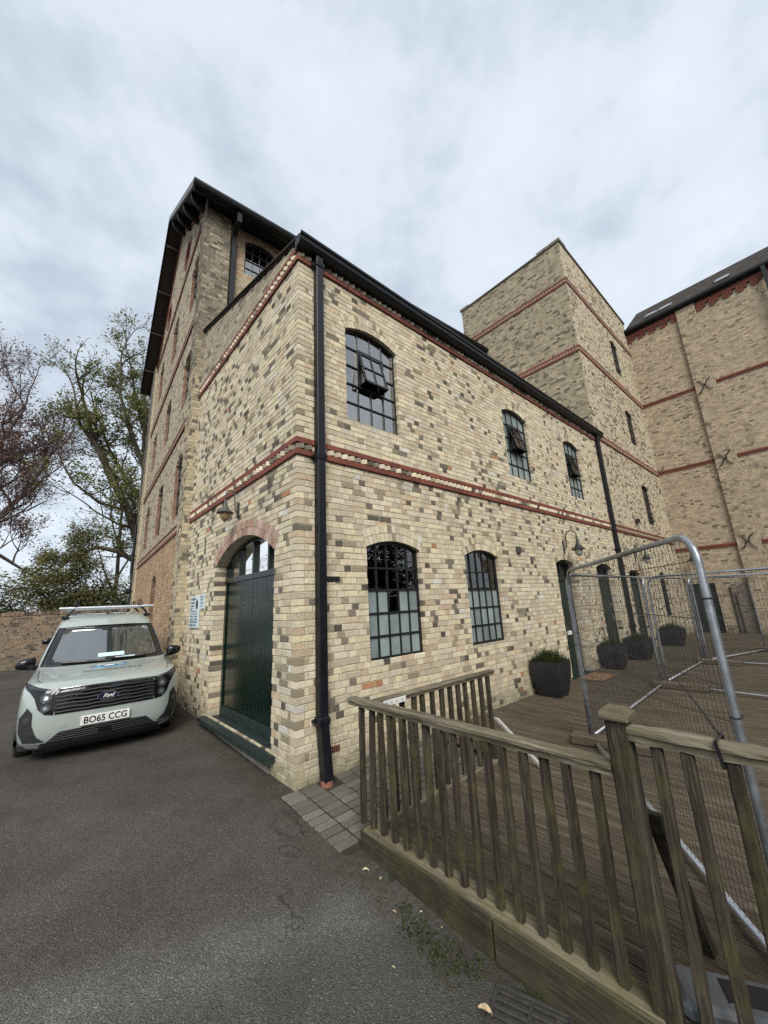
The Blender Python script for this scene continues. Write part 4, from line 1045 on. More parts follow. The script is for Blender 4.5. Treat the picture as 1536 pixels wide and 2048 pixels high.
for k in range(13):
    obj('baluster', bals[(k+1) % 4], 'post_wood', fr2, loc=(x, 0.0, .055), rot=((r.random()-.5)*.02, (r.random()-.5)*.02, r.choice((0, math.pi/2)))); x += .128
mb = MB(); mb.cbox(-.0, 1.76, -.035, .035, .03, .072, .006); mb.build('sole_plate', 'rail_wood_x', fr2)
mb = MB(); mb.cbox(.10, .36, -.052, -.045, .875, .92, .002); br = mb.build('bracket_plate', 'white_plastic', fr2)
for k in range(4):
    mb = MB(); mb.lathe([(0, 0), (.006, 0)], 8); q = mb.build('screw', 'tie_black', br); q.location = (.13+.06*k, -.0535, .897); q.rotation_euler = (R_(90), 0, 0)
mb = MB(); mb.add([(1.66, -.02, .46), (1.70, -.02, .46), (1.70, -.06, .46), (1.66, -.06, .46), (1.74, -.45, .06), (1.78, -.45, .06), (1.78, -.49, .06), (1.74, -.49, .06)], [(0, 1, 2, 3), (7, 6, 5, 4), (0, 4, 5, 1), (1, 5, 6, 2), (2, 6, 7, 3), (3, 7, 4, 0)]); mb.build('prop', 'pale_wood', fr2)

# =================================================================== TEMPORARY MESH FENCE PANELS
def mesh_panel(p0, p1, label, zb=.10, zt=1.95, rad=.019, near=False, feet=None, dense=.5, seed=1, sag=.0):
    a = Vector((p0[0], p0[1], 0)); b = Vector((p1[0], p1[1], 0)); L = (b-a).length; ang = math.atan2(b.y-a.y, b.x-a.x)
    t = thing('mesh_fence_panel', label, 'fence panel', (a.x, a.y, DZ), ang, 'temporary fence panels on the deck')
    zb -= DZ; zt -= DZ
    rc = .16; pts = [(rad, 0, -.06), (rad, 0, .5), (rad, 0, zt-rc)]
    for k in range(1, 7): th = math.pi/2*k/6; pts.append((rad+rc*(1-math.cos(th)), 0, zt-rc+rc*math.sin(th)))
    pts2 = [(L-x, y, z) for x, y, z in reversed(pts)]
    mb = MB(); mb.tube(pts+[(L*.33, 0, zt), (L*.67, 0, zt)]+pts2, rad, 12); f = mb.build('frame', 'galvanised', t, smooth=True)
    mb = MB(); mb.tube([(rad, 0, zb), (L-rad, 0, zb)], rad*.85, 10); mb.build('bottom_rail', 'galv_light', t, smooth=True)
    mb = MB(); r = random.Random(seed); sp_ = .045; n = int((L-.06)/sp_); w = .0013
    for k in range(n+1):
        x = .03+sp_*k
        zz = zt-.005 if rc < x < L-rc else zt-rc*.35
        mb.tube([(x, 0, zb-.02), (x+(r.random()-.5)*.004, (r.random()-.5)*.006, (zb+zt)/2), (x, 0, zz)], w, 4, caps=False)
    z = zb+.02
    while z < zb+dense: mb.tube([(.01, .002, z), (L-.01, .002, z)], w, 4, caps=False); z += .042
    for z0, sg in ((zb+dense+.15, .0), (zb+dense+.33, -.16), (zb+dense+.36, .15), (zb+dense+.62, .02), (zb+dense+.95, .0), (zt-.14, 0)):
        mb.tube([(.01, .004, z0+sg*.8), (L*.5, .004, z0-sg*.2), (L-.01, .004, z0-sg)], .0024, 4, caps=False)
    mb.build('wire_mesh', 'wire', t, kind='stuff')
    for x, z in ((rad, .35), (rad, 1.05), (rad, 1.6), (L-rad, .45), (L-rad, 1.2)):
        q = MB(); q.tube([(x+.026*math.cos(k*math.pi/4), .026*math.sin(k*math.pi/4), z+.002*k) for k in range(8)], .0035, 5, closed=True); q.build('cable_tie', 'tie_black', t)
    return t
N0, P1, P2, P3 = (.50, -3.34), (2.86, -1.64), (6.36, -1.49), (9.45, -1.56)
mesh_panel(N0, P1, 'galvanised mesh fence panel standing behind the tall railing post', seed=1, zt=1.99)
mesh_panel((2.90, -1.60), P2, 'galvanised mesh fence panel beside the doormat and first doorway', seed=2)
mesh_panel((6.40, -1.485), P3, 'galvanised mesh fence panel in front of the far planters', seed=3)
mesh_panel((6.36, -1.56), (6.0, -5.0), 'galvanised mesh fence panel crossing the deck from a timber block foot', seed=4)
mesh_panel((9.50, -1.58), (12.1, -2.40), 'galvanised mesh fence panel slanting towards the warehouse door', seed=5)
mesh_panel((9.40, -1.64), (9.75, -5.1), 'galvanised mesh fence panel crossing the deck near the warehouse', seed=6)
ft = [((6.30, -1.36), R_(-88), 'brown timber block foot under the middle fence joint', 'foot_wood'), ((9.35, -1.45), R_(-92), 'brown timber block foot under the far fence joint', 'foot_wood'), ((12.05, -2.20), R_(-100), 'brown timber block foot under the fence end by the warehouse', 'foot_wood'), ((2.78, -1.44), R_(-80), 'brown timber block foot where two fence panels meet by the planter', 'foot_wood')]
for (x, y), rz, lb, mt in ft:
    mb = MB(); mb.cbox(0, .78, -.085, .085, 0, .105, .015); t = thing('fence_foot', lb, 'fence foot', (x, y, DZ), rz, 'blocks holding the fence panels'); mb.build('block', mt, t)
    mb = MB()
    for q in (.70,): mb.box(q, .785, -.05, .05, .03, .085)
    mb.build('socket', 'tie_black', t)
t = thing('fence_foot', 'black rubber block foot on the deck behind the tall railing post', 'fence foot', (.16, -2.98, DZ+.004), R_(-62), 'blocks holding the fence panels')
mb = MB(); mb.cbox(0, .62, -.10, .10, 0, .07, .02); mb.build('block', 'lead_grey', t)
mb = MB(); mb.cbox(.16, .34, -.06, .06, .05, .074, .006); mb.build('socket', 'tie_black', t)
# long cable tie round the tall handrail
t = thing('cable_tie', 'long black cable tie looped round the tall handrail with its tail sticking up', 'cable tie', (.06, -3.33, 1.06))
mb = MB(); hw = .056
loop = [(-hw, 0, .066), (hw+.02, 0, .066), (hw+.03, .0, -.01), (-hw, -.01, -.02)]
for a, b in zip(loop, loop[1:]+loop[:1]): mb.tube([a, b], .0065, 6)
mb.build('loop', 'tie_black', t)
mb = MB(); mb.tube([(.04, 0, .07), (.30, .11, .12), (.56, .23, .17)], [.006, .005, .003], 6); mb.build('tail', 'tie_black', t)

# =================================================================== PLANTERS
def planter(x, y, s, h, label, rz=0, seed=1, gh=.16, dens=420):
    t = thing('planter', label, 'planter', (x, y, DZ), rz, 'black planters along the wall'); mb = MB(); vs = []; fs = []; lv = []
    for k in range(9):
        u = k/8; w = s*(.355+.145*math.sin(min(1, u*1.08)*math.pi/2)); lv.append((w, h*u))
    def ring(w, z): b = .018; return [(-w, -w+b, z), (-w+b, -w, z), (w-b, -w, z), (w, -w+b, z), (w, w-b, z), (w-b, w, z), (-w+b, w, z), (-w, w-b, z)]
    for w, z in lv: vs += ring(w, z)
    vs += ring(lv[-1][0]-.025, h)+ring(lv[-1][0]-.028, h-.06)
    n = len(vs)//8
    for k in range(n-1):
        for i in range(8): fs.append((k*8+i, k*8+(i+1) % 8, (k+1)*8+(i+1) % 8, (k+1)*8+i))
    fs.append(tuple(range(8))[::-1]); mb.add(vs, fs); mb.build('pot', 'planter_black', t)
    w = lv[-1][0]-.028; mb = MB(); mb.box(-w, w, -w, w, h-.09, h-.05); mb.build('compost', 'soil', t)
    mb = MB(); r = random.Random(seed)
    for k in range(dens*3):
        a, b = r.uniform(-w, w), r.uniform(-w, w); d = max(abs(a), abs(b))/w
        l = gh*r.uniform(.5, 1.0)*(1.1-.68*d*d); 
        if r.random() < .03: l *= 1.7
        th = r.uniform(0, 6.28); ln = r.uniform(.1, .6)*l+d*.25*l
        dx, dy = math.cos(th), math.sin(th)
        if d > .6: dx, dy = dx*.5+a/w*.7, dy*.5+b/w*.7
        q = .004; px, py = -dy*q, dx*q
        p0 = (a, b, h-.06); p1 = (a+dx*ln*.4, b+dy*ln*.4, h-.06+l*.65); p2 = (a+dx*ln, b+dy*ln, h-.06+l)
        mb.add([(p0[0]-px, p0[1]-py, p0[2]), (p0[0]+px, p0[1]+py, p0[2]), (p1[0]+px, p1[1]+py, p1[2]), (p1[0]-px, p1[1]-py, p1[2]), p2], [(0, 1, 2, 3), (3, 2, 4)])
    mb.build('grass_tuft', 'grass_green', t, kind='stuff')
    return t
planter(4.74, -.30, .52, .56, 'black square planter with clipped grass just before the first yard door', R_(4), 1, .27)
planter(7.80, -.27, .48, .50, 'black square planter with grass between the first two doorways', R_(2), 2, .20)
planter(9.35, -.34, .52, .50, 'black square planter with grass beside the far downpipe', R_(-3), 3, .20)
planter(12.55, -.36, .60, .48, 'black square planter with grass beyond the downpipe, under the slim window', R_(2), 4, .26)
t = thing('doormat', 'orange brown coir doormat in front of the first yard door', 'doormat', (6.62, -.30, DZ+.002))
mb = MB(); mb.cbox(-.38, .38, -.24, .22, 0, .018, .004); mb.build('mat', 'mat_coir', t); mb = MB(); mb.cbox(-.36, .36, -.22, .20, .016, .021, .002); mb.build('pile', 'mat_coir', t)

# =================================================================== WALL LAMPS
def wall_lamp(loc, rz, label, bulb, metal='lamp_metal', s=1.0, rch=.105):
    """faces -Y: plate on the wall, swan neck rising, bell shade hanging in front"""
    t = thing('wall_lamp', label, 'lamp', loc, rz, 'swan neck wall lamps'); t.scale = (s, s, s)
    mb = MB(); mb.cbox(-.032, .032, -.02, .01, -.11, .11, .008); mb.build('wall_plate', 'iron', t)
    mb = MB(); pts = [(0, -.01, -.04), (0, -.045, -.02), (0, -.055, .06), (0, -.06, .17)]
    for k in range(1, 11): th = math.pi*k/10; pts.append((0, -.06-rch*(1-math.cos(th)), .17+.105*math.sin(th)))
    yl = -.06-2*rch; pts.append((0, yl, .12)); mb.tube(pts, .0095, 8); mb.build('swan_neck', metal, t, smooth=True)
    mb = MB(); mb.lathe([(.012, .13), (.018, .12), (.022, .07), (.034, .03), (.062, -.02), (.105, -.055), (.115, -.062), (.112, -.066), (.06, -.04), (.0, -.03)], 24, (0, yl, 0)); mb.build('lamp_shade', metal, t, smooth=True)
    mb = MB(); mb.lathe([(.062, -.055), (.070, -.085), (.062, -.125), (.040, -.16), (.014, -.185), (.0, -.188)], 20, (0, yl, 0)); mb.build('globe', bulb, t, smooth=True)
    return t
wall_lamp((-.001, 1.77, 3.16), R_(-90), 'grey swan neck lamp with amber globe above the big green door', 'amber_glass', 'lamp_grey', 1.05, .062)
wall_lamp((6.72, -.001, 2.76), R_(24), 'black swan neck lamp above the first yard door', 'clear_lamp', 'lamp_metal', 1.3, .085)
wall_lamp((11.70, -.001, 2.75), R_(24), 'black swan neck lamp above the double door beyond the downpipe', 'clear_lamp', 'lamp_metal', 1.3, .085)
wall_lamp((17.099, -.52, 2.85), R_(-90), 'black swan neck lamp on the warehouse wall above its door', 'clear_lamp', 'lamp_metal', 1.3, .085)
t = thing('alarm_sounder', 'small rust brown box on the wall right of the second ground floor window', 'box', (4.69, -.001, 2.58)); mb = MB(); mb.cbox(-.06, .06, -.05, .01, -.065, .065, .008); mb.build('case', 'rust_iron', t); mb = MB(); mb.cbox(-.045, .045, -.056, -.048, -.05, .05, .003); mb.build('cover', 'rust_iron', t)
t = thing('security_light', 'tiny black floodlight fixed to the tower wall above the string course', 'lamp', (12.55, -.001, 3.95)); mb = MB(); mb.cbox(-.09, .09, -.12, -.02, -.02, .09, .01); mb.build('head', 'iron', t); mb = MB(); mb.tube([(0, .005, -.08), (0, -.05, -.06), (0, -.06, 0)], .015, 6); mb.build('arm', 'iron', t)
# notice boards by the big door
def notice(y0, y1, z0, z1, label, rows, emblem=None):
    t = thing('notice_board', label, 'sign', (-.004, (y0+y1)/2, z0)); w = (y1-y0)/2; h = z1-z0
    mb = MB(); mb.cbox(-.02, .0, -w, w, 0, h, .004); b = mb.build('board', 'sign_board', t)
    for (u0, u1, v, th) in rows:
        mb = MB(); mb.box(-.0225, -.0195, w-2*w*u1, w-2*w*u0, h*(1-v)-th, h*(1-v)); mb.build('print_line', 'sign_ink', b)
    if emblem:
        mb = MB(); u, v, rr = emblem; mb.add([(-.0225, w-2*w*u+rr*math.cos(k*math.pi/8), h*(1-v)+rr*1.25*math.sin(k*math.pi/8)) for k in range(16)], [tuple(range(16))]); mb.build('emblem', 'sign_emblem', b)
notice(3.36, 3.86, 1.45, 1.99, 'tall pale blue notice board with a round dark emblem beside the green door', [(.08, .62, .06, .035), (.08, .5, .18, .03), (.06, .45, .28, .03), (.06, .3, .38, .03), (.08, .8, .47, .015), (.06, .92, .55, .012), (.08, .42, .62, .02), (.55, .9, .62, .02), (.08, .42, .70, .02), (.55, .9, .70, .02), (.06, .92, .77, .012), (.06, .92, .81, .012), (.08, .45, .88, .03), (.55, .75, .88, .03)], (.78, .27, .065))
notice(3.10, 3.30, 1.765, 2.0, 'small pale blue notice beside the tall notice board', [(.1, .9, .1, .012), (.1, .9, .22, .012), (.1, .8, .34, .012), (.1, .9, .5, .012), (.1, .85, .62, .012), (.1, .9, .78, .012)])

# =================================================================== DRAIN, LITTER, MOSS
t = thing('drain_grate', 'rusty iron drain grate in the tarmac below the railing', 'drain', (-.19, -2.47, gz(-2.47)+.004), R_(18))
mb = MB()
for k in range(7): mb.cbox(-.13+k*.04, -.118+k*.04+.008, -.16, .16, -.02, .012, .003)
mb.cbox(-.15, .15, -.175, -.155, -.025, .014, .003); mb.cbox(-.15, .15, .155, .175, -.025, .014, .003); mb.cbox(-.155, -.135, -.17, .17, -.026, .013, .003); mb.cbox(.135, .155, -.17, .17, -.026, .013, .003); mb.cbox(-.14, .14, -.01, .01, -.02, .0125, .003); mb.build('bars', 'grate', t)
mb = MB(); mb.box(-.14, .14, -.16, .16, -.03, -.012); mb.build('sump', 'tie_black', t)
lm = MB(); 
for k in range(7):
    u = k/6; w = .022*math.sin(math.pi*(u*.9+.05)); z = .010*math.sin(u*3.1)
    lm.v += [(-w, u*.08, z+.006), (0, u*.08, z), (w, u*.08, z+.008)]
for k in range(6): lm.f += [(3*k, 3*k+1, 3*k+4, 3*k+3), (3*k+1, 3*k+2, 3*k+5, 3*k+4)]
lmesh = lm.mesh('fallen_leaf'); lmesh2 = lmesh.copy(); lmesh.materials.append(M['dry_leaf']); lmesh2.materials.append(M['pale_leaf'])
r = random.Random(31)
spots = [(-.25, -2.33, 1.3, .5, 'curled brown leaf lying on the drain grate', 0), (-.10, -1.25, .9, 1.0, 'pale curled leaf on the edge pavers by the deck corner', 1), (-.07, -1.36, .8, 2.0, 'pinkish dry leaf between the edge pavers and the fascia', 0), (-.19, -1.62, .5, .3, 'small orange leaf by the grass at the tarmac edge', 0), (-.06, -1.72, .45, 1.4, 'tiny white petal against the fascia board', 1), (-.05, -1.86, .4, 2.4, 'tiny pale petal lower along the fascia board', 1), (-.42, -1.86, .35, .4, 'tiny yellow leaf alone on the grey tarmac', 1)]
for x, y, s, a, lb, q in spots:
    o = obj('fallen_leaf', (lmesh, lmesh2)[q], None, loc=(x, y, gz(y)+.006), rot=(.2, .1, a)); o.scale = (s*.62, s*.62, s*1.0); tag(o, lb, 'leaf')
def tuft_field(name, label, pts, mat, hmin, hmax, seed, cat):
    mb = MB(); r = random.Random(seed)
    for (x, y, rad, n) in pts:
        for k in range(n):
            a = r.uniform(0, 6.28); d = rad*math.sqrt(r.random()); px, py = x+d*math.cos(a), y+d*math.sin(a); z = gz(py)+.0
            l = r.uniform(hmin, hmax); th = r.uniform(0, 6.28); dx, dy = math.cos(th), math.sin(th); w = l*.13
            mb.add([(px-dy*w, py+dx*w, z), (px+dy*w, py-dx*w, z), (px+dx*l*.5+dy*w, py+dy*l*.5-dx*w, z+l*.6), (px+dx*l, py+dy*l, z+l*.7), (px+dx*l*.5-dy*w, py+dy*l*.5+dx*w, z+l*.6)], [(0, 1, 2, 3, 4)])
    o = mb.build(name, mat, kind='stuff'); o['label'] = label; o['category'] = cat
tuft_field('weeds', 'green weeds and grass along the tarmac edge below the deck', [(-.12, -1.64, .05, 60), (-.17, -1.75, .09, 90), (-.18, -1.88, .10, 120), (-.17, -2.0, .10, 120), (-.13, -2.14, .05, 40), (-.07, -2.36, .035, 40), (-.03, -2.42, .03, 45), (.0, -2.56, .03, 40), (-.03, -1.40, .02, 14), (-.05, -2.12, .02, 18)], 'grass_green', .008, .028, 5, 'weeds')
tuft_field('moss_strip', 'brown moss and debris along the foot of the end wall and deck', [(-.13, .35, .10, 120), (-.16, .75, .10, 140), (-.2, 1.2, .1, 120), (-.2, 1.8, .12, 120), (-.2, 2.4, .1, 90), (-.1, 3.2, .12, 100), (-.20, -1.2, .12, 160), (-.2, -1.5, .1, 140), (-.22, -2.05, .1, 180), (-.05, -2.2, .08, 160), (.05, -2.6, .1, 150), (-.02, .1, .05, 60), (.6, -.03, .05, 60), (1.2, -.03, .05, 60)], 'moss', .004, .014, 6, 'moss')
# loose grit on the tarmac
mb = MB(); r = random.Random(77)
for k in range(2600):
    if k % 3 == 0: x, y = r.uniform(-.45, .0), r.uniform(-2.9, 2.5)
    else: x, y = r.uniform(-2.6, -.05), r.uniform(-2.8, 3.5)
    s = r.uniform(.0015, .004)*(1.5 if r.random() < .05 else 1); z = gz(y)+s*.3
    q = [Vector((r.uniform(.6, 1)*c[0], r.uniform(.6, 1)*c[1], r.uniform(.6, 1)*c[2]))*s for c in ((1, 0, 0), (0, 1, 0), (-1, 0, 0), (0, -1, 0), (0, 0, 1))]
    g = r.choice((.06, .09, .13, .20, .32)); col = (g, g*.94, g*.84)
    mb.add([(x+p.x, y+p.y, z+p.z) for p in q], [(0, 1, 4), (1, 2, 4), (2, 3, 4), (3, 0, 4)], col)
o = mb.build('grit', 'brick_attr', kind='stuff'); o['label'] = 'loose grit scattered over the tarmac'; o['category'] = 'grit'

# =================================================================== VANS
def text_mesh(body, size, italic=0.0, space=1.0):
    cu = bpy.data.curves.new('lettering', 'FONT'); cu.body = body; cu.size = size; cu.align_x = 'CENTER'; cu.align_y = 'CENTER'; cu.shear = italic; cu.space_character = space; cu.resolution_u = 3; cu.offset = size*.02
    o = bpy.data.objects.new('lettering', cu); COL.objects.link(o)
    dg = bpy.context.evaluated_depsgraph_get(); me = bpy.data.meshes.new_from_object(o.evaluated_get(dg))
    vs = [tuple(v.co) for v in me.vertices]; fs = [tuple(p.vertices) for p in me.polygons]
    bpy.data.objects.remove(o); bpy.data.meshes.remove(me); return vs, fs
LV = [ # z, front, bow, half width, corner radius, rear
 (.19, .14, .10, .78, .22, 4.20), (.23, .07, .10, .84, .26, 4.25), (.30, .03, .10, .872, .28, 4.28), (.40, .008, .10, .886, .29, 4.30), (.52, .0, .10, .895, .30, 4.31), (.66, .0, .11, .90, .30, 4.32), (.78, .012, .115, .90, .31, 4.32),
 (.86, .028, .12, .896, .32, 4.32), (.905, .05, .13, .886, .33, 4.32), (.938, .085, .14, .872, .34, 4.32), (.962, .15, .15, .858, .36, 4.31), (.99, .30, .14, .846, .38, 4.31), (1.02, .50, .13, .838, .36, 4.31), (1.05, .74, .13, .832, .30, 4.30), (1.075, .95, .15, .826, .22, 4.30),
 (1.095, 1.0, .17, .822, .16, 4.30), (1.20, 1.155, .17, .795, .14, 4.29), (1.32, 1.33, .16, .765, .13, 4.27), (1.45, 1.52, .15, .728, .12, 4.24), (1.56, 1.69, .14, .692, .12, 4.20), (1.62, 1.79, .13, .672, .13, 4.18), (1.67, 1.86, .13, .660, .14, 4.16), (1.72, 1.95, .12, .642, .15, 4.12), (1.765, 2.08, .11, .612, .16, 4.07), (1.80, 2.26, .09, .56, .16, 3.98), (1.825, 2.5, .06, .46, .14, 3.85), (1.838, 2.85, .02, .24, .08, 3.5)]
def outline(f, bow, w, rc, rear):
    us = [0, .15, .3, .45, .6, .72, .82, .89, .94, .975, 1.0]; pts = []
    u0 = 1-rc/w
    for u in us:
        t = max(0, (u-u0)/(1-u0)); pts.append((u*w, f+bow*u*u+rc*(1-math.sqrt(max(0, 1-t*t)))))
    y0 = pts[-1][1]
    for k in range(1, 9): pts.append((w, y0+(rear-.15-y0)*k/8))
    pts += [(w-.02, rear-.07), (w-.07, rear-.02), (w*.6, rear), (0, rear)]
    return pts
def van_body():
    rings = []
    for z, f, bow, w, rc, rear in LV:
        h = outline(f, bow, w, rc, rear); rings.append([(x, y, z) for x, y in h]+[(-x, y, z) for x, y in h[-2:0:-1]])
    q = MB(); N = len(rings[0])
    for rg in rings: q.v += rg
    for k in range(len(rings)-1):
        for i in range(N): q.f.append((k*N+i, k*N+(i+1) % N, (k+1)*N+(i+1) % N, (k+1)*N+i))
    q.f.append(tuple((len(rings)-1)*N+i for i in range(N))); q.f.append(tuple(range(N))[::-1])
    return q
VB = van_body(); bvh = BVHTree.FromPolygons([Vector(v) for v in VB.v], VB.f)
def cast(p, d):
    h = bvh.ray_cast(Vector(p), Vector(d)); return h[0]
def pfront(x, z, off):
    h = cast((x, -3, z), (0, 1, 0)); return (x, (h.y if h else .3)-off, z)
def ptop(x, y, off):
    h = cast((x, y, 5), (0, 0, -1)); return (x, y, (h.z if h else 1)+off)
def pside(y, z, sg, off):
    h = cast((sg*5, y, z), (-sg, 0, 0)); return ((h.x if h else sg*.9)+sg*off, y, z)
def panel(poly, fn, off, back, cuts=4):
    bm = bmesh.new(); vs = [bm.verts.new((a, b, 0)) for a, b in poly]; bm.faces.new(vs)
    bmesh.ops.triangulate(bm, faces=bm.faces[:]); bmesh.ops.subdivide_edges(bm, edges=bm.edges[:], cuts=cuts, use_grid_fill=True)
    bm.verts.index_update(); bm.verts.ensure_lookup_table()
    V = [fn(v.co.x, v.co.y, off) for v in bm.verts]; n = len(V); F = [tuple(v.index for v in f.verts) for f in bm.faces]
    B = [fn(v.co.x, v.co.y, off-back) for v in bm.verts]
    q = MB(); sk = [(e.verts[0].index, e.verts[1].index) for e in bm.edges if e.is_boundary]; bm.free()
    q.v = V+B; q.f = F+[(a, b, b+n, a+n) for a, b in sk]; return q
def mir(poly): return [(-a, b) for a, b in poly]
def van(loc, rz, label, paint, scale=.945, marks=True):
    t = thing('parked_van', label, 'van', loc, rz); t.scale = (scale,)*3
    body = obj('body', VB.mesh('body'), paint, t, smooth=True)
    def pn(name, poly, off, mat, fn=pfront, par=None, back=.02, cuts=4): return panel(poly, fn, off, back, cuts).build(name, mat, par or t, smooth=False)
    m_ = MB(); m_.cbox(-.70, .70, .30, 4.1, .10, .24, .03); m_.build('underbody_light_block', 'tie_black', t)  # black box added below the body to block light and deepen the shade there
    # windscreen
    ws = pn('windscreen_surround', [(-.795, 1.085), (-.40, 1.082), (0, 1.081), (.40, 1.082), (.795, 1.085), (.745, 1.30), (.662, 1.605), (.30, 1.622), (-.30, 1.622), (-.662, 1.605), (-.745, 1.30)], .016, 'car_gloss', cuts=9)
    for p in ws.data.polygons: p.use_smooth = True
    g = pn('windscreen', [(-.64, 1.130), (0, 1.112), (.64, 1.130), (.672, 1.17), (.585, 1.545), (.55, 1.58), (-.55, 1.58), (-.585, 1.545), (-.672, 1.17)], .022, 'screen_tint', par=ws, cuts=8)
    for p in g.data.polygons: p.use_smooth = True
    if marks:
        pn('paper', [(-.12, 1.155), (.22, 1.155), (.22, 1.205), (-.12, 1.205)], .026, 'paper_mint', par=ws, back=.002)
        pn('paper', [(.10, 1.115), (.36, 1.12), (.36, 1.142), (.10, 1.137)], .026, 'sign_board', par=ws, back=.002)
        pn('mirror_mount', [(-.08, 1.535), (.06, 1.535), (.06, 1.59), (-.08, 1.59)], .025, 'car_black', par=ws, back=.002)
    for pts in ([(.05, 1.10), (-.25, 1.112), (-.55, 1.118)], [(.52, 1.112), (.25, 1.118), (-.02, 1.125)]):
        q = MB(); q.tube([pfront(a, b, .034) for a, b in pts], .010, 6); q.build('wiper', 'car_black', t)
    # grille
    q = pn('grille', [(-.53, .60), (.53, .60), (.55, .74), (.52, .868), (.2, .885), (-.2, .885), (-.52, .868), (-.55, .74)], .008, 'car_gloss', cuts=5)
    for k in range(6):
        z = .628+k*.043; w = .53; m_ = MB(); m_.tube([pfront(-w+2*w*i/16, z+(.003 if (i//2) % 2 else -.002), .016) for i in range(17)], [.010]*17, 6); m_.build('grille_bar', 'cladding', q)
    m_ = MB(); m_.tube([pfront(-.53+1.06*i/20, .884+.014*math.cos((i-10)/10*1.2), .022) for i in range(21)], .009, 6); m_.build('chrome_strip', 'chrome', q, smooth=True)
    HL = [(.545, .60), (.63, .615), (.70, .68), (.745, .80), (.795, .865), (.868, .915), (.872, .955), (.80, .945), (.70, .915), (.53, .885)]
    for sg in (1, -1):
        P = HL if sg > 0 else mir(HL)
        h = pn('headlight', P, .009, 'car_gloss')
        for (a, b, r_) in ((.635, .80, .058), (.628, .685, .048)):
            m_ = MB(); c = [(sg*(a+r_*math.cos(k*math.pi/8)), b+r_*math.sin(k*math.pi/8)) for k in range(16)]
            panel(c, pfront, .015, .01, 2).build('lamp_reflector', 'lamp_lens', h)
            c = [(sg*(a+r_*.45*math.cos(k*math.pi/6)), b+r_*.45*math.sin(k*math.pi/6)) for k in range(12)]
            panel(c, pfront, .021, .01, 1).build('bulb_lens', 'galvanised', h)
        panel([(sg*.56, .886), (sg*.70, .905), (sg*.84, .938), (sg*.83, .925), (sg*.70, .893), (sg*.57, .874)], pfront, .014, .008, 3).build('running_light', 'lamp_lens', h)
        FG = [(.80, .70), (.745, .64), (.735, .50), (.68, .37), (.60, .305), (.80, .30), (.862, .42), (.868, .58)]
        f = pn('fog_lamp_bezel', FG if sg > 0 else mir(FG), .009, 'cladding')
        c = [(sg*(.795+.035*math.cos(k*math.pi/6)), .565+.035*math.sin(k*math.pi/6)) for k in range(12)]
        panel(c, pfront, .015, .008, 1).build('fog_lamp', 'lamp_lens', f)
        # wheels, arches, side glass
        for yc in (.87, 3.55):
            w = MB(); w.lathe([(.20, -.10), (.30, -.10), (.325, -.07), (.325, .07), (.30, .10), (.20, .10)], 28)
            o = w.build('wheel', 'tyre', t, smooth=True); o.rotation_euler = (0, R_(90), 0); o.location = (sg*.80, yc, .325)
            w = MB(); w.lathe([(0, .085), (.06, .095), (.20, .075), (.21, .10), (.0, .02)], 24); w.build('rim', 'cladding', o)
            m_ = MB(); pts = [(sg*.895, yc+.40*math.cos(math.pi*k/12), .30+.40*math.sin(math.pi*k/12)) for k in range(13)]; m_.tube(pts, .022, 6); m_.build('arch_trim', 'cladding', t)
            m_ = MB(); m_.add([(sg*.902, yc+.385*math.cos(math.pi*k/12), .20 if k in (0, 12) else .30+.385*math.sin(math.pi*k/12)) for k in range(13)], [tuple(range(13))]); m_.build('wheel_well', 'tie_black', t)
        sw = [(1.42, 1.13), (2.30, 1.13), (2.30, 1.54), (1.86, 1.54)]
        panel(sw, lambda a, b, o_, sg=sg: pside(a, b, sg, o_), .006, .012, 3).build('side_window', 'screen_tint', t, smooth=True)
        panel([(2.38, 1.13), (3.3, 1.13), (3.3, 1.54), (2.38, 1.54)], lambda a, b, o_, sg=sg: pside(a, b, sg, o_), .006, .012, 3).build('side_window', 'screen_tint', t, smooth=True)
        m_ = MB(); vs = []
        mr = bmesh.new(); bmesh.ops.create_uvsphere(mr, u_segments=14, v_segments=10, radius=1)
        for v in mr.verts:
            x, y, z = v.co; sx = lambda c, p: math.copysign(abs(c)**p, c); v.co = (sg*.955+.115*sx(x, .7), 1.27+.085*sx(y, .8), 1.135+.080*sx(z, .65)*(1-.25*sg*x)+.012*sg*x*sg)
        mr.verts.index_update(); m_.add([tuple(v.co) for v in mr.verts], [tuple(v.index for v in f_.verts) for f_ in mr.faces]); mr.free()
        mo = m_.build('wing_mirror', 'car_gloss', t, smooth=True)
        m_ = MB(); m_.tube([(sg*.77, 1.33, 1.08), (sg*.84, 1.31, 1.07), (sg*.93, 1.28, 1.08)], [.04, .032, .035], 8); m_.build('mirror_arm', 'car_black', mo)
    q = pn('lower_intake', [(-.46, .395), (-.58, .285), (.58, .285), (.46, .395), (.2, .405), (-.2, .405)], .008, 'car_black')
    for k in range(4):
        z = .300+k*.026; w = .55-.025*k; m_ = MB(); m_.tube([pfront(-w+2*w*i/12, z, .013) for i in range(13)], .006, 5); m_.build('intake_bar', 'cladding', q)
    m_ = MB(); a = pfront(0, .34, .02); m_.cbox(-.07, .07, a[1]-.006, a[1]+.02, .315, .385, .006); m_.build('radar_sensor', 'car_gloss', q)
    pn('bumper_skirt', [(-.84, .205), (.84, .205), (.862, .285), (.60, .272), (-.60, .272), (-.862, .285)], .010, 'cladding', cuts=6)
    c = [(-.44+.035*math.cos(k*math.pi/8), .47+.035*math.sin(k*math.pi/8)) for k in range(16)]; pn('tow_cover', c, .004, paint, cuts=1, back=.006)
    # number plate and badge
    y0 = pfront(0, .49, .016)[1]
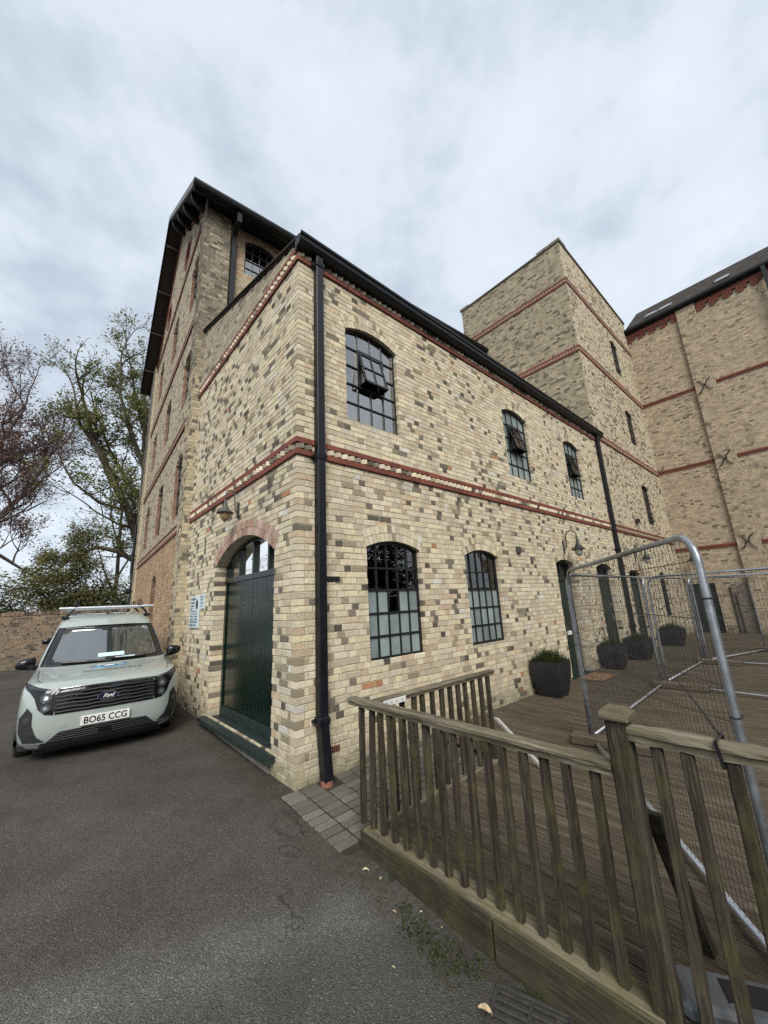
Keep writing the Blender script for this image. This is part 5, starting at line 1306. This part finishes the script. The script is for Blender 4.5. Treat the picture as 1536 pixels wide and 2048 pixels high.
    m_ = MB(); m_.cbox(-.262, .262, y0-.004, y0+.02, .425, .535, .003); pl = m_.build('number_plate', 'plate', t)
    if marks:
        vs, fs = text_mesh('BO65 CCG', .118, 0, 1.0); m_ = MB(); m_.add([(x*.82, y0-.006, .478+y*.92) for x, y, z in vs], fs); m_.build('lettering', 'plate_ink', pl)
    yb = pfront(0, .735, .022)[1]
    def ell(a, b, y, n=24): return [(a*math.cos(2*math.pi*k/n), y, .742+b*math.sin(2*math.pi*k/n)) for k in range(n)]
    m_ = MB(); m_.add(ell(.118, .052, yb)+ell(.118, .052, yb+.03), [tuple(range(24))]+[(k, (k+1) % 24, 24+(k+1) % 24, 24+k) for k in range(24)]); bd = m_.build('badge', 'chrome', t)
    m_ = MB(); m_.add(ell(.108, .043, yb-.003), [tuple(range(24))]); m_.build('badge_field', 'badge_blue', bd)
    if marks:
        vs, fs = text_mesh('Ford', .066, .4, .88); m_ = MB(); m_.add([(x, yb-.005, .744+y) for x, y, z in vs], fs); m_.build('lettering', 'white_plastic', bd)
        # decal on the bonnet
        vs, fs = text_mesh('Contract Cleaning Group', .075, 0, 1.05); m_ = MB(); m_.add([ptop(x*.86+.06, .50+y*1.3, .003) for x, y, z in vs], fs); lt = m_.build('bonnet_lettering', 'decal_text', t)
        def blob(pts, mat, off, nm='bonnet_emblem'):
            panel(pts, ptop, off, .0015, 2).build(nm, mat, t)
        blob([(-.20, .70), (-.10, .745), (.0, .70), (.10, .70), (.22, .76), (.24, .74), (.14, .665), (.03, .645), (-.08, .665)], 'decal_blue', .002, 'emblem_wave')
        blob([(-.22, .745), (-.12, .775), (-.12, .76), (-.21, .728)], 'decal_navy', .0025, 'emblem_wave')
        blob([(.14, .79), (.25, .81), (.25, .795), (.14, .775)], 'decal_navy', .0025, 'emblem_wave')
        blob([(-.10, .73), (.02, .83), (.14, .735), (.11, .69), (.02, .675), (-.07, .69)], 'decal_navy', .004)
        blob([(-.06, .732), (.02, .795), (.10, .735), (.08, .706), (.02, .698), (-.04, .706)], 'plate', .0055)
    for sg in (1, -1):          # shut lines of the bonnet and front door
        m_ = MB(); m_.tube([ptop(sg*a, b, .001) for a, b in ((.70, .30), (.745, .42), (.765, .60), (.775, .80), (.775, .98))], .005, 4); m_.build('shut_line', 'tie_black', t)
        m_ = MB(); m_.tube([pside(1.36, z, sg, .001) for z in (.35, .6, .85, 1.05)], .005, 4); m_.tube([pside(2.34, z, sg, .001) for z in (.35, .6, .85, 1.1)], .005, 4); m_.build('shut_line', 'tie_black', t)
    # roof bars
    for yb_ in (2.15, 3.3):
        m_ = MB(); m_.tube([(-.70, yb_, 1.925), (.70, yb_, 1.925)], .022, 8); rb = m_.build('roof_bar', 'galv_light', t)
        for sg in (1, -1):
            m_ = MB(); m_.tube([(sg*.62, yb_, 1.74), (sg*.57, yb_, 1.84), (sg*.50, yb_, 1.915)], .02, 6); m_.cbox(sg*.60-.05, sg*.60+.05, yb_-.04, yb_+.04, 1.735, 1.785, .008); m_.build('bar_foot', 'car_black', rb)
            m_ = MB(); m_.tube([(sg*.47+.035*math.cos(k*math.pi/5), yb_-.01, 1.99+.06*math.sin(k*math.pi/5)) for k in range(10)], .010, 6, closed=True); m_.tube([(sg*.47, yb_-.01, 1.93), (sg*.47, yb_-.01, 2.04)], .010, 6); m_.build('ladder_clamp', 'car_black', rb)
    m_ = MB(); z = ptop(0, 2.35, 0)[2]; m_.add([(-.03, 2.28, z-.01), (.03, 2.28, z-.01), (.02, 2.45, z-.01), (-.02, 2.45, z-.01), (0, 2.42, z+.05), (0, 2.38, z+.045)], [(0, 1, 5), (1, 2, 4, 5), (2, 3, 4), (3, 0, 5, 4)]); m_.build('aerial_fin', 'car_black', t)
    return t
van((-1.272, 2.466, .055), R_(-3.15), 'pale grey-green van parked beside the wall, number plate BO65 CCG', 'van_paint')
van((-1.0, 7.9, .14), R_(-2), 'dark van parked behind the pale grey-green one', 'dark_car_paint', .93, False)

# =================================================================== TREES
TW = .010
def limb(mb, pts, r0, r1, n=6):
    N = len(pts); mb.tube(pts, [r0+(r1-r0)*i/(N-1) for i in range(N)], n, caps=False)
def wander(p, d, L, steps, r, curl=.25, lift=.0):
    pts = [Vector(p)]; d = Vector(d).normalized()
    for k in range(steps):
        d = (d+Vector((r.uniform(-1, 1), r.uniform(-1, 1), r.uniform(-1, 1)))*curl+Vector((0, 0, lift))).normalized(); pts.append(pts[-1]+d*L/steps)
    return pts, d
def grow(mb, tips, p, d, L, rad, depth, r, spread=.75, curl=.2, lift=.05, kids=3, shrink=.66, sides=6):
    pts, de = wander(p, d, L, 5 if depth > 1 else 3, r, curl, lift)
    limb(mb, pts, max(rad, TW), max(rad*.55, TW*.8) if depth > 0 else max(rad*.3, TW*.5), sides if depth > 1 else 3)
    if depth <= 1: tips.extend([(q, de) for q in pts[1:]])
    if depth == 0: return
    for k in range(kids):
        t = r.uniform(.35, 1.0); i = min(int(t*(len(pts)-1)), len(pts)-2); q = pts[i]+(pts[i+1]-pts[i])*(t*(len(pts)-1)-i)
        v = Vector((r.uniform(-1, 1), r.uniform(-1, 1), r.uniform(-.5, 1))); nd = (de*(1-spread)+v.normalized()*spread).normalized()
        grow(mb, tips, q, nd, L*shrink*r.uniform(.7, 1.2), rad*.55, depth-1, r, spread, curl, lift, kids, shrink, sides)
    grow(mb, tips, pts[-1], de, L*shrink, rad*.55, depth-1, r, spread, curl, lift, kids, shrink, sides)
def leaves(mb, tips, r, per, size, jit):
    for q, d in tips:
        for k in range(per):
            p = q+Vector((r.gauss(0, jit), r.gauss(0, jit), r.gauss(0, jit))); a = Vector((r.uniform(-1, 1), r.uniform(-1, 1), r.uniform(-.6, .6))).normalized(); b = a.cross(Vector((r.uniform(-1, 1), r.uniform(-1, 1), r.uniform(-1, 1)))).normalized(); s = size*r.uniform(.5, 1.2)
            mb.add([tuple(p-a*s), tuple(p+b*s*.45), tuple(p+a*s), tuple(p-b*s*.45)], [(0, 1, 2, 3)])
def tree(name, label, loc, trunk, r0, limbs, leafmat, seed, depth=3, per=2, lsize=.10, jit=.18, bark='bark', kids=3, L0=2.2, group=None, spread=.7, lift=.04, shrink=.66, curl=.22, dens=.9):
    r = random.Random(seed); t = thing(name, label, 'tree', loc, 0, group)
    mb = MB(); tips = []
    limb(mb, [Vector(p) for p in trunk], r0, r0*.25, 10)
    for pts, rad in limbs:
        P = [Vector(p) for p in pts]; limb(mb, P, rad, rad*.35, 8)
        for i in range(1, len(P)):
            seg = P[i]-P[i-1]; nn = max(1, int(seg.length/dens))
            for k in range(nn):
                q = P[i-1]+seg*((k+r.random())/nn); v = Vector((r.uniform(-1, 1), r.uniform(-1, 1), r.uniform(-.4, 1)))
                grow(mb, tips, q, (seg.normalized()*.45+v).normalized(), L0*r.uniform(.6, 1.2)*(1-.35*i/len(P)), rad*.35, depth-1, r, spread, curl, lift, kids, shrink)
        grow(mb, tips, P[-1], P[-1]-P[-2], L0, rad*.4, depth-1, r, spread, curl, lift, kids, shrink)
    mb.build('trunk', bark, t, smooth=True)
    if per:
        mb = MB(); leaves(mb, tips, r, per, lsize, jit); mb.build('crown', leafmat, t)
    return t, len(tips)
ch = tree('chestnut_tree', 'tall spreading tree with sparse spring leaves behind the malting house', (2.2, 22, .1),
     [(0, 0, 0), (-.1, 0, 3), (-.35, 0, 6), (-.5, .1, 10), (-.75, .2, 13), (-1.2, 0, 16.0)], .42,
     [([(-.3, 0, 5.2), (-1.2, -.4, 7.4), (-2.2, -.5, 9.2), (-3.2, -.7, 11.2), (-3.7, -.9, 12.6)], .26), ([(-3.0, -.6, 10.8), (-3.9, -.5, 12.0), (-4.3, -.4, 13.6)], .13),
      ([(-.4, 0, 8), (-1.4, .6, 9.6), (-2.4, .8, 11.4), (-3.0, .9, 13.0)], .15), ([(-.5, 0, 10), (-1.5, -.3, 12.2), (-2.3, -.3, 14.6), (-2.4, -.2, 16.6)], .15), ([(-.6, 0, 12), (-1.3, .5, 14.5), (-1.9, .5, 17.2)], .12),
      ([(-.2, 0, 4.4), (-1.4, .3, 5.2), (-2.4, .3, 5.4), (-3.4, .4, 4.8), (-4.0, .4, 4.0)], .16), ([(-.5, 0, 9), (-.8, -.8, 11.5), (-1.2, -1, 14)], .13), ([(-1.2, -.4, 7.4), (-2.6, -.2, 7.8), (-3.8, 0, 8.8), (-4.4, 0, 9.8)], .1), ([(-.3, 0, 6.5), (-1.6, -.5, 6.6), (-2.8, -.7, 7.2)], .1)],
     'leaf_spring', 11, depth=4, per=2, lsize=.095, jit=.13, kids=2, L0=1.75, dens=.6)
be = tree('beech_tree', 'bare purple-twigged beech overhanging the garden wall', (-7.2, 23, .1),
     [(0, 0, 0), (.1, 0, 3), (.3, 0, 5.5), (.3, 0, 9), (0, 0, 12)], .4,
     [([(.2, 0, 4.6), (1.4, 0, 5.4), (2.6, 0, 6.2), (3.7, .1, 8.2), (4.2, .2, 9.6)], .2), ([(.3, 0, 5.2), (1.4, -.3, 7.4), (2.3, -.4, 9.6), (2.8, -.4, 11.6)], .18), ([(.3, 0, 6.5), (.8, .4, 9), (1.4, .5, 12)], .16), ([(.2, 0, 5), (1.8, .4, 5.0), (3.2, .5, 4.9), (4.4, .5, 4.0)], .15), ([(1.2, -.2, 7), (2.6, -.1, 8.0), (3.7, 0, 9.4)], .1), ([(.2, 0, 5), (-1.5, 0, 8), (-2.5, 0, 11)], .16)],
     'twig_purple', 12, depth=5, per=2, lsize=.07, jit=.14, bark='bark_purple', kids=2, L0=1.9, spread=.5, lift=.08, shrink=.74, dens=.55)
tree('ash_tree', 'slim pale-barked tree in small leaf between the chestnut and the yew', (1.35, 27, .1), [(0, 0, 0), (.05, 0, 4), (-.1, 0, 8), (0, 0, 11)], .16,
     [([(0, 0, 3), (-.7, 0, 4.6), (-1.2, 0, 6.2)], .07), ([(0, 0, 4), (.7, 0, 5.6), (1, 0, 7)], .07), ([(0, 0, 6), (-.6, .2, 8), (-.9, 0, 10)], .06)], 'leaf_spring', 14, depth=3, per=1, lsize=.09, kids=2, L0=1.5)
# evergreens: many short sprays spread through uneven lobes
def evergreen(name, label, loc, lobes, mat, seed, n, size, stem=True, cat='tree', group=None):
    r = random.Random(seed); t = thing(name, label, cat, loc, 0, group); mb = MB()
    if stem:
        tm = MB()
        for k in range(5): a = r.uniform(0, 6.28); limb(tm, [(0, 0, 0), (.3*math.cos(a), .3*math.sin(a), .8), (.9*math.cos(a), .9*math.sin(a), 2.4)], .12, .03)
        tm.build('trunk', 'bark', t)
    tot = sum(a*b*c for _, _, _, a, b, c in lobes)
    for (x, y, z, a, b, c) in lobes:
        cl = [(Vector((r.gauss(0, 1), r.gauss(0, 1), r.gauss(0, 1))).normalized()*r.random()**.45) for _ in range(26)]
        for k in range(int(n*a*b*c/tot)):
            q = r.choice(cl)+Vector((r.gauss(0, .16), r.gauss(0, .16), r.gauss(0, .13)))
            p = Vector((x+q.x*a, y+q.y*b, z+q.z*c)); d = Vector((q.x+r.uniform(-.6, .6), q.y+r.uniform(-.6, .6), r.uniform(-.5, .5))).normalized(); e_ = d.cross(Vector((r.uniform(-1, 1), r.uniform(-1, 1), 1))).normalized(); s = size*r.uniform(.5, 1.3)
            mb.add([tuple(p), tuple(p+d*s*.5+e_*s*.16), tuple(p+d*s-Vector((0, 0, s*.25))), tuple(p+d*s*.5-e_*s*.16)], [(0, 1, 2, 3)])
    mb.build('crown', mat, t)
    return t
evergreen('yew_tree', 'broad dark yew with drooping olive branches behind the garden wall', (-1.0, 19.5, .1), [(0, 0, 2.6, 2.0, 1.5, 2.0), (-1.2, 0, 1.6, 1.5, 1.3, 1.5), (1.1, 0, 1.9, 1.5, 1.2, 1.7), (-.2, 0, 4.5, 1.2, 1.0, 1.5), (-.9, .2, 3.5, 1.2, 1, 1.1), (.3, .2, 5.6, .8, .8, 1.0)], 'leaf_yew', 21, 24000, .17)
evergreen('laurel_hedge', 'dark green hedge showing above the garden wall at its far end', (-5.2, 18.2, .1), [(0, 0, 1.3, 2.6, .8, 1.4), (1.8, 0, 1.2, 1.2, .8, 1.3), (-2, 0, 1.4, 1.6, .8, 1.4)], 'leaf_hedge', 22, 6000, .22, cat='hedge')
evergreen('holly_bush', 'dark holly bush growing against the far corner of the malting house', (1.3, 19, .1), [(0, 0, 1.3, .9, .8, 1.3), (.5, 0, 2.0, .6, .6, .9)], 'leaf_hedge', 23, 3000, .2, cat='bush')
evergreen('bare_shrub', 'tangled brown-green shrub above the hedge under the beech twigs', (-5.4, 26, .1), [(0, 0, 2.6, 2.6, 1.2, 1.8), (2.2, 0, 2.0, 1.4, 1, 1.6)], 'leaf_shrub', 24, 4200, .22, cat='bush')
evergreen('bay_bush', 'yellow-green bush low behind the garden wall beside the yew', (.6, 23.5, .1), [(0, 0, 1.3, 1.6, .9, 1.3)], 'leaf_shrub', 25, 2500, .2, cat='bush')
# trees across the yard, behind the photographer; the ground floor panes mirror them
q = dup(be[0], (6.5, -19, -.1), R_(200), 'bare tree across the yard behind the middle of the hedge', 'trees across the yard')
q = dup(be[0], (-3.5, -21, -.1), R_(80), 'bare tree across the yard at the end of the tall hedge', 'trees across the yard')
q = dup(ch[0], (13, -20, -.1), R_(120), 'leafing tree across the yard mirrored in the yard windows', 'trees across the yard')
evergreen('yard_hedge', 'hedge across the yard mirrored in the ground floor panes', (6, -16, -.1), [(0, 0, 3.2, 9, 1, 3.6), (-8, -1, 3.2, 5, 1, 3.8), (8, -1, 3.4, 6, 1, 4.0), (3, -1, 3.6, 5, 1, 4)], 'leaf_hedge', 26, 30000, .6, cat='hedge')
